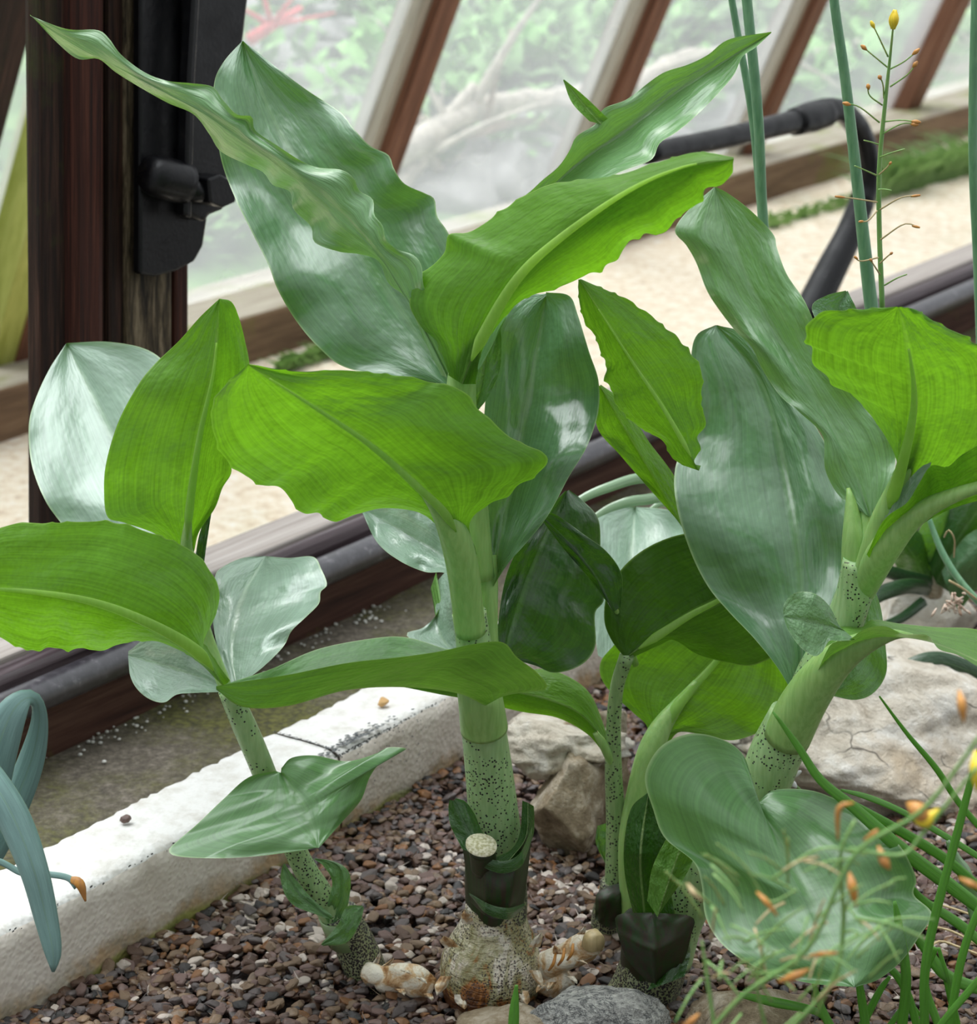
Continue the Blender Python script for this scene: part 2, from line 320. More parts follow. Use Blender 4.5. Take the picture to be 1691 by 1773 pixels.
def mk():
    k = NT('white_painted_render'); g = k.coord('Object')
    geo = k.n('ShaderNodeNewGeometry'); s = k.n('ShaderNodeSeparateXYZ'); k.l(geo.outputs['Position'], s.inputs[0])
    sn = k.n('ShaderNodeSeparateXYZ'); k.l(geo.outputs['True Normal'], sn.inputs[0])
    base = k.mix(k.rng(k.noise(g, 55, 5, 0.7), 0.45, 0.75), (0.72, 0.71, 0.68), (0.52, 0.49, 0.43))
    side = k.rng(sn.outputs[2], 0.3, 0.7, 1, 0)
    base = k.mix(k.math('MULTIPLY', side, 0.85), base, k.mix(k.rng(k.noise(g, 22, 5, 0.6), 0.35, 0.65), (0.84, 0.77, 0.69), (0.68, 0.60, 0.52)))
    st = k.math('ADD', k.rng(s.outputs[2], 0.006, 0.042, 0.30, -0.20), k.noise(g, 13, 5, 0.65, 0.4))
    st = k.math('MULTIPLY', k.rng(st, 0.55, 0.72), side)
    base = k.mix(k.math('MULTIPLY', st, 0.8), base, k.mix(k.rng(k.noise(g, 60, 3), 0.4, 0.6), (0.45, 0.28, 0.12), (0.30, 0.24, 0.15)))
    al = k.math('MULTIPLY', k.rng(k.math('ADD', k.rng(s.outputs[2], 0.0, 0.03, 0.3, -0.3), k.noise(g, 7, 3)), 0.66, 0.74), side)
    base = k.mix(k.math('MULTIPLY', al, 0.7), base, (0.30, 0.33, 0.04))
    spots = k.math('MULTIPLY', k.rng(k.noise(g, 330, 2, 0.5), 0.62, 0.66), k.rng(k.noise(g, 20, 3, 0.6), 0.55, 0.62))
    ed = k.rng(s.outputs[2], 0.044, 0.058, 0, 1)
    spots = k.math('MULTIPLY', spots, k.math('MULTIPLY', ed, side))
    base = k.mix(spots, base, (0.04, 0.045, 0.05))
    vp = k.n('ShaderNodeTexVoronoi', _feature='SMOOTH_F1'); vp.inputs['Scale'].default_value = 330; k.l(g, vp.inputs['Vector'])
    b = k.bump(k.math('ADD', k.math('MULTIPLY', vp.outputs['Distance'], -0.6), k.math('MULTIPLY', k.noise(g, 60, 3), 1.2)), 0.6, 0.0018)
    return k.out(k.bsdf(base, 0.8, b))
M['kerb'] = mk()
def mk():
    k = NT('black_mildew'); g = k.coord('Object')
    return k.out(k.bsdf(k.ramp(k.noise(g, 500, 3), [(0.4, (0.03, 0.035, 0.04)), (0.65, (0.22, 0.23, 0.22))]), 0.9))
M['mildew'] = mk()
def mk():
    k = NT('mossy_concrete'); g = k.coord('Object')
    c = k.ramp(k.noise(g, 180, 5, 0.75), [(0.3, (0.045, 0.04, 0.028)), (0.5, (0.12, 0.10, 0.075)), (0.68, (0.23, 0.20, 0.16)), (0.8, (0.45, 0.43, 0.38))])
    c = k.mix(k.rng(k.noise(g, 8, 5, 0.7), 0.40, 0.62, 0, 0.85), c, k.mix(k.rng(k.noise(g, 260, 3), 0.35, 0.65), (0.030, 0.033, 0.005), (0.13, 0.13, 0.018)))
    return k.out(k.bsdf(c, 0.85, k.bump(k.noise(g, 260, 5, 0.7), 0.7, 0.0025)))
M['concrete'] = mk()
def mk():
    k = NT('pale_gravel_path'); g = k.coord('Object')
    c = k.ramp(k.noise(g, 55, 5, 0.8), [(0.30, (0.50, 0.37, 0.26)), (0.42, (0.80, 0.66, 0.48)), (0.55, (0.93, 0.83, 0.66)), (0.7, (0.96, 0.93, 0.86))])
    c = k.mix(k.rng(k.noise(g, 3, 3), 0.55, 0.75, 0, 0.35), c, (0.28, 0.36, 0.12))
    return k.out(k.bsdf(c, 0.9, k.bump(k.noise(g, 160, 4, 0.8), 0.8, 0.006)))
M['path'] = mk()
def mk():
    k = NT('dark_grit_soil'); g = k.coord('Object')
    c = k.ramp(k.noise(g, 260, 5, 0.75), [(0.35, (0.012, 0.008, 0.007)), (0.5, (0.05, 0.032, 0.026)), (0.7, (0.17, 0.11, 0.085))])
    return k.out(k.bsdf(c, 0.9, k.bump(k.noise(g, 300, 5, 0.7), 1, 0.004)))
M['soil'] = mk()
def mk():
    k = NT('meadow_bank'); g = k.coord('Object')
    c = k.ramp(k.noise(g, 5, 5, 0.75), [(0.34, (0.20, 0.17, 0.13)), (0.46, (0.07, 0.17, 0.04)), (0.58, (0.15, 0.32, 0.08)), (0.72, (0.30, 0.48, 0.16))])
    return k.out(k.bsdf(c, 0.95, k.bump(k.noise(g, 30, 4), 1, 0.03)))
M['bank'] = mk()
def mk():
    k = NT('stony_ground'); g = k.coord('Object')
    c = k.ramp(k.noise(g, 9, 5, 0.75), [(0.34, (0.24, 0.22, 0.20)), (0.5, (0.42, 0.40, 0.36)), (0.7, (0.64, 0.62, 0.58))])
    return k.out(k.bsdf(c, 0.95, k.bump(k.noise(g, 40, 4), 1, 0.02)))
M['stony'] = mk()
def flat(name, col, rough=0.8, var=0.3, sc=40, b=0.4, bd=0.003):
    k = NT(name); g = k.coord('Object')
    c = k.mix(k.rng(k.noise(g, sc, 4, 0.65), 0.35, 0.65), tuple(v * (1 - var) for v in col), tuple(min(1, v * (1 + var)) for v in col))
    return k.out(k.bsdf(c, rough, k.bump(k.noise(g, sc * 3, 4, 0.7), b, bd)))
M['deadwood'] = flat('dry_grey_branch', (0.50, 0.45, 0.38)); M['deadbrown'] = flat('dry_brown_branch', (0.34, 0.25, 0.19))
M['outleaf'] = flat('meadow_leaves', (0.16, 0.36, 0.09), 0.6, 0.6, 6); M['redtwig'] = flat('red_twig', (0.75, 0.10, 0.12))
M['greystone'] = flat('grey_stone', (0.36, 0.35, 0.34), 0.9, 0.4, 12, 0.8, 0.02)
def mk():
    k = NT('white_haze_glass'); tr = k.n('ShaderNodeBsdfTransparent'); df = k.n('ShaderNodeBsdfTranslucent'); df.inputs[0].default_value = (0.95, 0.97, 1, 1)
    d2 = k.n('ShaderNodeBsdfDiffuse'); d2.inputs[0].default_value = (0.9, 0.93, 0.95, 1)
    a = k.n('ShaderNodeMixShader'); k.l(df.outputs[0], a.inputs[1]); k.l(d2.outputs[0], a.inputs[2]); a.inputs[0].default_value = 0.5
    g = k.coord('Object'); m = k.n('ShaderNodeMixShader'); k.l(k.rng(k.noise(g, 3, 3), 0.3, 0.7, 0.20, 0.32), m.inputs[0])  # white mixed in for dirt and reflective haze on the panes
    k.l(tr.outputs[0], m.inputs[1]); k.l(a.outputs[0], m.inputs[2]); return k.out(m.outputs[0])
M['glass'] = mk()
def rock_mat(name, lo, mid, hi, stain, sc=30, crack=True):
    k = NT(name); g = k.coord('Object')
    c = k.ramp(k.noise(g, sc, 6, 0.72, 0.5), [(0.3, lo), (0.48, mid), (0.62, hi)])
    c = k.mix(k.rng(k.noise(g, sc * 0.45, 4, 0.6), 0.52, 0.68, 0, 0.7), c, stain)
    h = k.noise(g, sc * 3.4, 7, 0.7)
    h2 = k.noise(g, sc * 0.8, 4, 0.6, 0.8)
    if crack:
        vo = k.n('ShaderNodeTexVoronoi', _feature='DISTANCE_TO_EDGE'); vo.inputs['Scale'].default_value = sc * 0.5
        nz = k.n('ShaderNodeTexNoise'); nz.inputs['Scale'].default_value = sc; k.l(g, nz.inputs['Vector'])
        va = k.n('ShaderNodeVectorMath', _operation='MULTIPLY_ADD'); k.l(nz.outputs['Color'], va.inputs[0]); va.inputs[1].default_value = (0.05,) * 3; k.l(g, va.inputs[2])
        k.l(va.outputs[0], vo.inputs['Vector'])
        cr = k.math('MULTIPLY', k.rng(vo.outputs['Distance'], 0.0, 0.018, 1, 0), k.rng(k.noise(g, sc * 0.6, 2), 0.52, 0.6))
        c = k.mix(cr, c, tuple(v * 0.25 for v in lo))
    return k.out(k.bsdf(c, 0.88, k.bump(k.math('ADD', h, h2), 1.0, 0.007)))
def vein_mat(name, *a):
    k = NT(name); g = k.coord('Object', (1, 1.5, 1)); n1 = k.noise(g, 45, 5, 0.7, 2.5); n2 = k.noise(g, 200, 4, 0.7)
    v_ = k.rng(k.math('ABSOLUTE', k.math('SUBTRACT', n1, 0.5)), 0.0, 0.035, 1, 0)
    c = k.mix(k.rng(n2, 0.35, 0.65), (0.20, 0.20, 0.19), (0.50, 0.50, 0.46)); c = k.mix(k.math('MULTIPLY', v_, 0.9), c, (0.03, 0.035, 0.04))
    return k.out(k.bsdf(c, 0.85, k.bump(k.math('ADD', n2, k.noise(g, 60, 4)), 1.0, 0.004)))
M['limestone'] = rock_mat('cream_limestone', (0.42, 0.35, 0.26), (0.72, 0.65, 0.54), (0.88, 0.84, 0.76), (0.60, 0.46, 0.30))
M['limedark'] = rock_mat('tan_limestone', (0.12, 0.085, 0.05), (0.36, 0.28, 0.18), (0.66, 0.58, 0.46), (0.18, 0.13, 0.07))
M['veined'] = vein_mat('grey_veined_stone', (0.10, 0.11, 0.12), (0.34, 0.35, 0.34), (0.62, 0.62, 0.58), (0.24, 0.24, 0.16), 55)
PEB = [('pale', (0.42, 0.36, 0.31)), ('brown', (0.075, 0.038, 0.022)), ('grey', (0.085, 0.068, 0.064)), ('orange', (0.17, 0.075, 0.025)),
       ('tan', (0.155, 0.10, 0.058)), ('mauve', (0.125, 0.075, 0.062)), ('dark', (0.022, 0.019, 0.018))]
PW = [0.03, 0.29, 0.15, 0.10, 0.17, 0.16, 0.10]
pmats = [flat('gravel_' + n_, c, 0.5, 0.35, 160, 0.4, 0.001) for n_, c in PEB]

# ---------------------------------------------------------------- shape builders
def grid_faces(nr, nc, closed=False):
    Fc = []
    for i in range(nr - 1):
        for j in range(nc if closed else nc - 1):
            a = i * nc + j; b = i * nc + (j + 1) % nc; Fc.append((a, b, b + nc, a + nc))
    return Fc

def leaf(parent, mid, L, R, Y, mat, fold=(0.02, 0.02), top=True, ruffle=0.0, nruf=9, bow=0.0, rib=None, ribr=(5, 1.2),
         name='leaf', nt=72, ns=10, label=None, groove=0.0025, seed=0, wob=0.004, teeth=0.0, pw=1.4):
    """mid/L/R: outlines from base to tip; Y: distances from the viewer along the midrib; fold: how far each margin lies off the midrib."""
    mt = MAT(mat); m = spline(mid, nt); l = spline(L, nt); r = spline(R, nt); t = np.linspace(0, 1, nt)
    Ym = np.interp(t, np.linspace(0, 1, len(Y)), Y); rs = random.Random(seed + len(bpy.data.objects))
    ph1, ph2 = rs.random() * 6.28, rs.random() * 6.28; V = []; uv = []
    prof = np.sin(np.pi * np.clip(t * 0.93 + 0.05, 0, 1)) ** 0.6
    for i in range(nt):
        for j in range(-ns, ns + 1):
            s = j / ns; a = abs(s); E = l[i] if s < 0 else r[i]
            p = m[i] * (1 - a) + E * a
            fo = fold[0] if s < 0 else fold[1]
            if isinstance(fo, (list, tuple)): fo = np.interp(t[i], np.linspace(0, 1, len(fo)), fo); pf = 1
            else: pf = prof[i]
            if teeth and 0 < t[i] < 1 and a == 1:
                c_ = m[i] - E; d = np.linalg.norm(c_) + 1e-6
                p = p + c_ / d * teeth * min(1, d / 30) * (0.25 + noise.noise(Vector((t[i] * 9, s, ph2))) + 0.5) * abs(math.sin(t[i] * 46 + ph1 * 3 * s + 2.2 * noise.noise(Vector((t[i] * 14, ph1, s)))))
            y = Ym[i] + pf * fo * a ** pw + bow * math.sin(math.pi * t[i]) * (1 - a * a)
            ph = ph1 if s < 0 else ph2
            y += ruffle * a ** 2.5 * math.sin(2 * math.pi * nruf * t[i] + ph) * prof[i]
            y += wob * prof[i] * noise.noise(Vector((s * 1.6 + ph1 * 9, t[i] * 5.5, ph2))) * (0.3 + a)
            y += (groove if top else -groove) * math.exp(-(s / 0.09) ** 2) * (1 - t[i] * 0.7)
            V.append(at(p[0], p[1], y)); uv.append((0.5 + s / 2, t[i]))
    nc = 2 * ns + 1; Fc = grid_faces(nt, nc); V = np.array(V)
    # wind the faces so the leaf's upper side is the front side
    G = V.reshape(nt, nc, 3); nn = np.cross(G[1:, :-1] - G[:-1, :-1], G[:-1, 1:] - G[:-1, :-1]); mean = nn.reshape(-1, 3).sum(0)
    ctr = V.mean(0); facing = np.dot(mean, CP - ctr) > 0     # facing for winding (down, right)
    want = top
    if (not facing) == want: pass
    else: Fc = [tuple(reversed(f)) for f in Fc]
    o = obj(name, V, Fc, mt, parent, uv, label=label)
    if rib:
        C3 = G[:, ns]; k = max(6, int(nt * rib)); pts = C3[int(nt * 0.07):k:2]
        if not top: pts = pts + (CP - ctr) / np.linalg.norm(CP - ctr) * 0.0012
        rr = np.linspace(ribr[0], ribr[1], len(pts)) * depth(ctr) / F * np.clip(np.arange(len(pts)) / 5 + 0.15, 0, 1)
        tube3(parent=o, pts=pts, rad=rr, mat='rib', name='midrib', flat=0.6)
    return o
def MAT(m): return M[m] if isinstance(m, str) else m

def tube3(pts, rad, mat, name, parent=None, seg=14, flat=1.0, cap=True, label=None, wob=0.0):
    P = np.asarray(pts, float); n = len(P); V = []; T = np.gradient(P, axis=0); T /= np.linalg.norm(T, axis=1)[:, None] + 1e-12
    view = P.mean(0) - CP; view /= np.linalg.norm(view)
    for i in range(n):
        a = np.cross(T[i], view); a /= np.linalg.norm(a) + 1e-9; b = np.cross(a, T[i])
        for j in range(seg):
            th = 2 * math.pi * j / seg; r_ = rad[i]
            if wob: r_ *= 1 + wob * noise.noise(Vector(P[i] * 90) + Vector((math.cos(th) * 1.5, math.sin(th) * 1.5, 0)))
            V.append(P[i] + (a * math.cos(th) + b * math.sin(th) * flat) * r_)
    Fc = grid_faces(n, seg, True)
    if cap:
        Fc.append(tuple(range(seg))[::-1]); Fc.append(tuple((n - 1) * seg + j for j in range(seg)))
    o = obj(name, V, Fc, MAT(mat), parent, label=label) if parent is not None else obj(name, V, Fc, MAT(mat), None, loc=P[0])
    return o
def tube(pts, mat, name, parent=None, n=30, **k):
    """pts: (x, y, Y, radius in pixels)"""
    S = spline(pts, n); P = np.array([at(q[0], q[1], q[2]) for q in S]); r_ = [max(q[3], 0.3) * depth(p) / F for q, p in zip(S, P)]
    return tube3(P, r_, mat, name, parent, **k)
def blade(pts, mat, name, parent=None, n=34, v=0.35, twist=0.0, label=None):
    """strap blade; pts (x, y, Y, half width px)"""
    S = spline(pts, n); P = np.array([at(*q[:3]) for q in S]); T = np.gradient(P, axis=0); V = []; uv = []
    view = P.mean(0) - CP; view /= np.linalg.norm(view)
    for i in range(n):
        t_ = T[i] / (np.linalg.norm(T[i]) + 1e-9); a = np.cross(t_, view); a /= np.linalg.norm(a) + 1e-9; b = np.cross(a, t_)
        ang = twist * i / n; a2 = a * math.cos(ang) + b * math.sin(ang); b2 = -a * math.sin(ang) + b * math.cos(ang)
        hw = max(S[i][3], 0.2) * depth(P[i]) / F
        for s in (-1, -0.5, 0, 0.5, 1):
            V.append(P[i] + a2 * hw * s + b2 * hw * v * (abs(s) - 0.5)); uv.append((0.5 + s / 2, i / n))
    o = obj(name, V, grid_faces(n, 5), MAT(mat), parent, uv, label=label)
    so = o.modifiers.new('thickness', 'SOLIDIFY'); so.thickness = 0.0006
    return o
def box(A, B, side, hw, hh, up=None):
    """beam from A to B; side = direction of its width (half hw), hh half height"""
    A = np.asarray(A, float); B = np.asarray(B, float); d = B - A; L_ = np.linalg.norm(d); d /= L_
    s = np.asarray(side, float); s = s - d * np.dot(s, d); s /= np.linalg.norm(s); h = np.cross(d, s)
    V = [A + s * a * hw + h * b * hh for a, b in ((-1, -1), (1, -1), (1, 1), (-1, 1))] + [B + s * a * hw + h * b * hh for a, b in ((-1, -1), (1, -1), (1, 1), (-1, 1))]
    Fc = [(0, 1, 5, 4), (1, 2, 6, 5), (2, 3, 7, 6), (3, 0, 4, 7), (3, 2, 1, 0), (4, 5, 6, 7)]
    uv = []
    for q, (a, b) in enumerate(((hw, 0), (hh, .3), (hw, .6), (hh, .9))): uv += [(b, 0), (b + 2 * a, 0), (b + 2 * a, L_), (b, L_)]
    for a in range(2): uv += [(0, 0), (2 * hw, 0), (2 * hw, 2 * hh), (0, 2 * hh)]
    return V, Fc, uv
def beam(name, A, B, side, hw, hh, mat, parent=None, bevel=0.003, label=None, smooth=False):
    V, Fc, uv = box(A, B, side, hw, hh); return obj(name, V, Fc, MAT(mat), parent, uv, smooth=smooth, bevel=bevel, label=label)
def uvbox(u0, u1, w0, w1, z0, z1):
    c = lambda u, w_, z: WP(u, w_, z)
    return c(u0, (w0 + w1) / 2, (z0 + z1) / 2), c(u1, (w0 + w1) / 2, (z0 + z1) / 2), N, (w1 - w0) / 2, (z1 - z0) / 2

import bmesh
def ico(sub):
    bm = bmesh.new(); bmesh.ops.create_icosphere(bm, subdivisions=sub, radius=1.0)
    V = np.array([v.co[:] for v in bm.verts]); Fc = [tuple(v.index for v in f.verts) for f in bm.faces]; bm.free(); return V, Fc
def rock_verts(size, seed, cuts=14, sub=5, rough=0.05, depth_=(0.55, 0.9)):
    V, Fc = ico(sub); r_ = random.Random(seed)
    for _ in range(cuts):
        n_ = np.array([r_.gauss(0, 1) for _ in range(3)]); n_ /= np.linalg.norm(n_); d = r_.uniform(*depth_)
        k = V @ n_ - d; V = V - np.outer(np.clip(k, 0, None) * 0.97, n_)
    out = []
    for v in V:
        q = Vector(v * 1.8 + seed); a = noise.fractal(q, 0.9, 2.1, 6) * rough * 1.6
        out.append(v * (1 + a))
    return np.array(out) * np.array(size), Fc
def rock(name, base, size, mat, seed, label=None, cat=None, rot=0.0, tilt=0.0, parent=None, rough=0.06, cuts=14, sink=0.3, sub=5, depth_=(0.55, 0.9)):
    V, Fc = rock_verts(size, seed, cuts, sub, rough, depth_)
    ct, st = math.cos(tilt), math.sin(tilt); V = V @ np.array([[ct, 0, -st], [0, 1, 0], [st, 0, ct]])
    c, s = math.cos(rot), math.sin(rot); V = V @ np.array([[c, s, 0], [-s, c, 0], [0, 0, 1]])
    V[:, 2] -= V[:, 2].min() * (1 - sink) ; V = V + np.array(base)
    o = obj(name, V, Fc, MAT(mat), parent, smooth=True)
    if cat: tag(o, label, cat)
    elif label: o['label'] = label
    return o

# ================================================================ SETTING
# gravel bed soil
nx, ny = 70, 70; V = []
def bedz(x, y):
    return 0.006 * noise.noise(Vector((x * 9, y * 9, 3))) + 0.004 * noise.noise(Vector((x * 25, y * 25, 1)))
for j in range(ny):
    for i in range(nx):
        u_ = -0.6 + 2.6 * j / (ny - 1); w_ = -1.25 + 1.262 * i / (nx - 1); P = WP(u_, w_, 0); V.append(P + ZZ * (bedz(P[0], P[1]) - 0.004))
struct('soil', 'dark gritty soil of the raised bed under the gravel', V, grid_faces(ny, nx), M['soil'])
# white kerb: two lengths meeting at a joint
def kerb(u0, u1, wtop, name, label):
    nu = int((u1 - u0) / 0.0045) + 2; prof = []
    zt = 0.060
    for k in range(9): prof.append((0.0, -0.03 + (zt + 0.027) * k / 8))
    for k in range(1, 15): prof.append((0.002 + (wtop - 0.004) * k / 14, zt))
    for k in range(6): prof.append((wtop, zt - 0.003 - 0.09 * k / 5))
    V = []; n_ = len(prof)
    for i in range(nu):
        u_ = u0 + (u1 - u0) * i / (nu - 1)
        for (pw_, pz) in prof:
            q = WP(u_, pw_, pz); d = noise.fractal(Vector(q * 55), 0.9, 2, 4) * 0.0012
            e = 0.0
            if pz > zt - 0.004 and (pw_ < 0.006 or pw_ > wtop - 0.004): e = abs(noise.noise(Vector((u_ * 120, 0, pw_ * 50)))) * 0.003
            V.append(q + N * (d + (e if pw_ < 0.01 else -e * 1.2)) + ZZ * (d * 0.6 - e * 0.6))
    Fc = grid_faces(nu, n_) + [tuple(range(n_)), tuple((nu - 1) * n_ + j for j in range(n_))[::-1]]
    return struct(name, label, V, Fc, M['kerb'])
kerb(-0.35, 0.3045, 0.0590, 'white_kerb', 'near length of white painted kerb along the gravel bed')
kerb(0.3065, 2.2, 0.058, 'white_kerb', 'far length of white painted kerb behind the joint')
# black mildew flakes on the kerb's inner edge, most of them by the joint
V = []; Fc = []
def flake(P, n1, n2, sz):
    k0 = len(V); m_ = 7
    for j in range(m_):
        th = 2 * math.pi * j / m_; rr = sz * random.uniform(0.45, 1.1); V.append(P + n1 * math.cos(th) * rr + n2 * math.sin(th) * rr * 0.6)
    V.append(P + np.cross(n1, n2) * 0.0003)
    for j in range(m_): Fc.append((k0 + j, k0 + (j + 1) % m_, k0 + m_))
for _ in range(260):
    u_ = random.choice([random.gauss(0.33, 0.035), random.gauss(0.33, 0.02), random.uniform(-0.1, 0.5)]); z_ = 0.0595 - abs(random.gauss(0, 0.0012))
    flake(WP(u_, -0.0009, z_), U, -ZZ, random.uniform(0.0005, 0.0015))
for _ in range(170):
    u_ = random.gauss(0.325, 0.020); flake(WP(u_, abs(random.gauss(0, 0.004)) + 0.002, 0.0612), U, N, random.uniform(0.0008, 0.0024))
for _ in range(70):
    u_ = random.gauss(0.36, 0.03); flake(WP(u_, -0.0010, random.uniform(0.02, 0.056)), U, -ZZ, random.uniform(0.0005, 0.0011))
for _ in range(60):
    q = random.random(); flake(WP(0.3055 + random.gauss(0, 0.0007), 0.058 * q, 0.0610), N, U, random.uniform(0.0006, 0.0015))
tag(obj('mildew', V, Fc, M['mildew'], smooth=False), 'black mildew specks along the edge of the white kerb', 'mildew', kind='stuff')
# concrete ledge behind the kerb
V = []; nu, nw = 120, 16
for i in range(nu):
    for j in range(nw):
        q = WP(-0.3 + 3.4 * i / (nu - 1), 0.05 + 0.175 * j / (nw - 1), 0.028); V.append(q + ZZ * noise.fractal(Vector(q * 20), 0.9, 2, 4) * 0.002)
struct('concrete_ledge', 'mossy concrete ledge between the white kerb and the wooden sill', V, grid_faces(nu, nw), M['concrete'])
# lime crumbs where the plank meets the ledge
V = []; Fc = []; tv, tf = ico(1)
for _ in range(120):
    u_ = random.uniform(0.2, 0.62); c = WP(u_, 0.205 - abs(random.gauss(0, 0.014)), 0.0295); s_ = random.uniform(0.0005, 0.0019)
    k0 = len(V); V += list(c + tv * s_ * np.array([1, 1, 0.7])); Fc += [tuple(a + k0 for a in f) for f in tf]
tag(obj('lime_crumbs', V, Fc, flat('lime_white', (0.62, 0.62, 0.58))), 'white lime crumbs scattered on the ledge below the plank', 'crumbs', kind='stuff')
A, B, s, hw, hh = uvbox(-0.3, 3.0, 0.206, 0.262, 0.020, 0.076)
o = beam('plank', A, B, s, hw, hh, 'plank'); tag(o, 'dark red wooden plank under the black pipe', kind='structure')
A, B, s, hw, hh = uvbox(-0.3, 3.0, 0.2085, 0.228, 0.074, 0.1015)
o = beam('sill_nosing', A, B, s, hw, hh, 'sillfront', bevel=0.008); tag(o, 'dark rounded front edge of the wooden sill', kind='structure')
A, B, s, hw, hh = uvbox(-0.3, 3.0, 0.2282, 0.270, 0.066, 0.1025)
o = beam('sill', A, B, s, hw, hh, 'silltop', bevel=0.002); tag(o, 'silvery weathered top of the wooden sill', kind='structure')
# path, floor
V = []; nu, nw = 60, 24
for i in range(nu):
    for j in range(nw):
        q = WP(-0.5 + 7 * i / (nu - 1), 0.262 + 0.90 * j / (nw - 1), -0.1); V.append(q + ZZ * noise.noise(Vector(q * 12)) * 0.004)
struct('floor', 'pale gravel path behind the wooden sill', V, grid_faces(nu, nw), M['path'])
# far beam that carries the glazing bars
def farbeam(mat_top, mat_face):
    V, Fc, uv = box(*uvbox(-0.5, 7.0, 1.125, 1.30, -0.12, -0.035)[0:2], N, 0.0875, 0.0425)
    return V, Fc, uv
V, Fc, uv = farbeam(0, 0)
o = obj('timber_beam', V, Fc, None, None, uv, smooth=False, bevel=0.006, mats=[M['beamface'], M['beamtop']])
zn = [p.normal.z for p in o.data.polygons]
for p in o.data.polygons: p.material_index = 1 if p.normal.z > 0.5 else 0  # upward faces take the paler wood
tag(o, 'pale-topped timber beam beyond the path at the foot of the glazing bars', kind='structure')
# sloping glazing bars
ANG = math.radians(66); DIR = -N * math.cos(ANG) + ZZ * math.sin(ANG); RN = np.cross(U, DIR)
BASE = lambda u_: WP(u_, 1.235, -0.035)
bars = [(1.018, 'post', 'post', 'shadowed glazing bar, darkened in colour, leaning past the top left corner', 0.044), (1.135, 'bar', 'barmoss', 'glazing bar with yellow mossy side left of the dark post', 0.03),  # first bar takes the dark post wood to paint its shadow
        (1.855, 'bar', 'barpale', 'brown glazing bar rising behind the upright pointed leaf', 0.034), (2.455, 'bar', 'barpale', 'brown glazing bar behind the upper right wavy leaf', 0.036),
        (3.035, 'bar', 'barpale', 'brown glazing bar behind the pair of tall green stalks', 0.034), (3.70, 'bar', 'barmoss', 'brown glazing bar at the top right corner', 0.042)]
for u_, m1_, m2_, lb, hw_ in bars:
    t_ = thing('glazing_bar', BASE(u_), lb, 'glazing bar')
    if m2_ == 'barmoss' and u_ < 2:
        beam('bar_face', BASE(1.215) - DIR * 0.02, BASE(1.215) + DIR * 1.6, U, 0.036, 0.034, m1_, t_)
        beam('mossy_side', BASE(1.163) - DIR * 0.02, BASE(1.163) + DIR * 1.6, U, 0.024, 0.030, m2_, t_); continue
    beam('bar_face', BASE(u_) - DIR * 0.02, BASE(u_) + DIR * 1.6, U, hw_ * 0.72, 0.034, m1_, t_)
    sd = 1 if u_ > 3.5 else -1
    beam('glass_rebate', BASE(u_) + U * sd * hw_ * 0.95 + RN * 0.012 * 0 - DIR * 0.02, BASE(u_) + U * sd * hw_ * 0.95 + DIR * 1.6, U, hw_ * 0.30, 0.020, m2_, t_)
# panes lie between the bars
ug = [0.2] + [b[0] for b in bars[1:]] + [4.5]
for i in range(len(ug) - 1):
    a, b = ug[i] + 0.02, ug[i + 1] - 0.02; off = WP(0, 0, 0) * 0
    Q = [BASE(a) + off, BASE(b) + off, BASE(b) + DIR * 1.6 + off, BASE(a) + DIR * 1.6 + off]
    nrm = np.cross(U, DIR) * 0.0015
    Vb = [q + nrm for q in Q] + [q - nrm for q in Q]
    struct('window_%d' % (i + 1), 'hazy pane of glass between the sloping glazing bars', Vb, [(0, 1, 2, 3), (7, 6, 5, 4), (0, 4, 5, 1), (1, 5, 6, 2), (2, 6, 7, 3), (3, 7, 4, 0)], M['glass'], smooth=False)
# bank outside
V = []; nu, nw = 90, 60
def bankz(w_): return -0.1 + (w_ - 1.3) * 0.16
for i in range(nu):
    for j in range(nw):
        w_ = 1.30 + 7.0 * (j / (nw - 1)) ** 1.4; q = WP(-1 + 11 * i / (nu - 1), w_, bankz(w_)); V.append(q + ZZ * noise.noise(Vector(q * 2.5)) * 0.05)
struct('grass_bank', 'green bank outside the glass', V, grid_faces(nu, nw), M['bank'])

def onbank(x, y, lift=0.0):
    P = onbank_(x, y, lift); w_ = np.dot(P - P0, N)
    if w_ < 1.52: P = P + N * (1.52 - w_)
    return P
def onbank_(x, y, lift=0.0):
    r = ray(x, y); lo, hi = 1.5, 14.0
    for _ in range(40):
        mid_ = (lo + hi) / 2; P = CP + r * mid_; w_ = np.dot(P - P0, N)
        if P[2] > bankz(w_) + lift: lo = mid_
        else: hi = mid_
    return CP + r * lo
# stony patch: flat grey stones on the bank, upper left
gs = []
k_ = 0
for yy in range(-10, 330, 44):
    for xx in range(395, 700, 74):
        x_ = xx + random.uniform(-15, 15) + (37 if (yy // 44) % 2 else 0); y_ = yy + random.uniform(-8, 8)
        if x_ > 690 - yy * 0.25: continue
        P = onbank(x_, y_); s_ = random.uniform(0.8, 1.15)
        o = rock('stone', P - ZZ * 0.02, (0.10 * s_, 0.10 * s_, 0.055 * s_), 'greystone', 100 + k_, None, None, rot=random.random() * 3, sub=3); k_ += 1
        tag(o, 'flat grey stone lying on the bank behind the glass, upper left', 'stone', 'grey stones outside the glass')
for i, (x0, y0) in enumerate([(960, 300), (800, 330), (1180, 190), (880, 260), (1230, 150), (740, 300), (1080, 250), (1120, 150), (830, 210), (1230, 215), (1000, 210), (920, 330)]):
    P = onbank(x0, y0); o = rock('stone', P - ZZ * 0.03, (0.16, 0.14, 0.07), 'greystone', 150 + i, rot=i, sub=3)
    tag(o, 'grey stone half hidden under the dry branches outside', 'stone', 'grey stones under the branches')
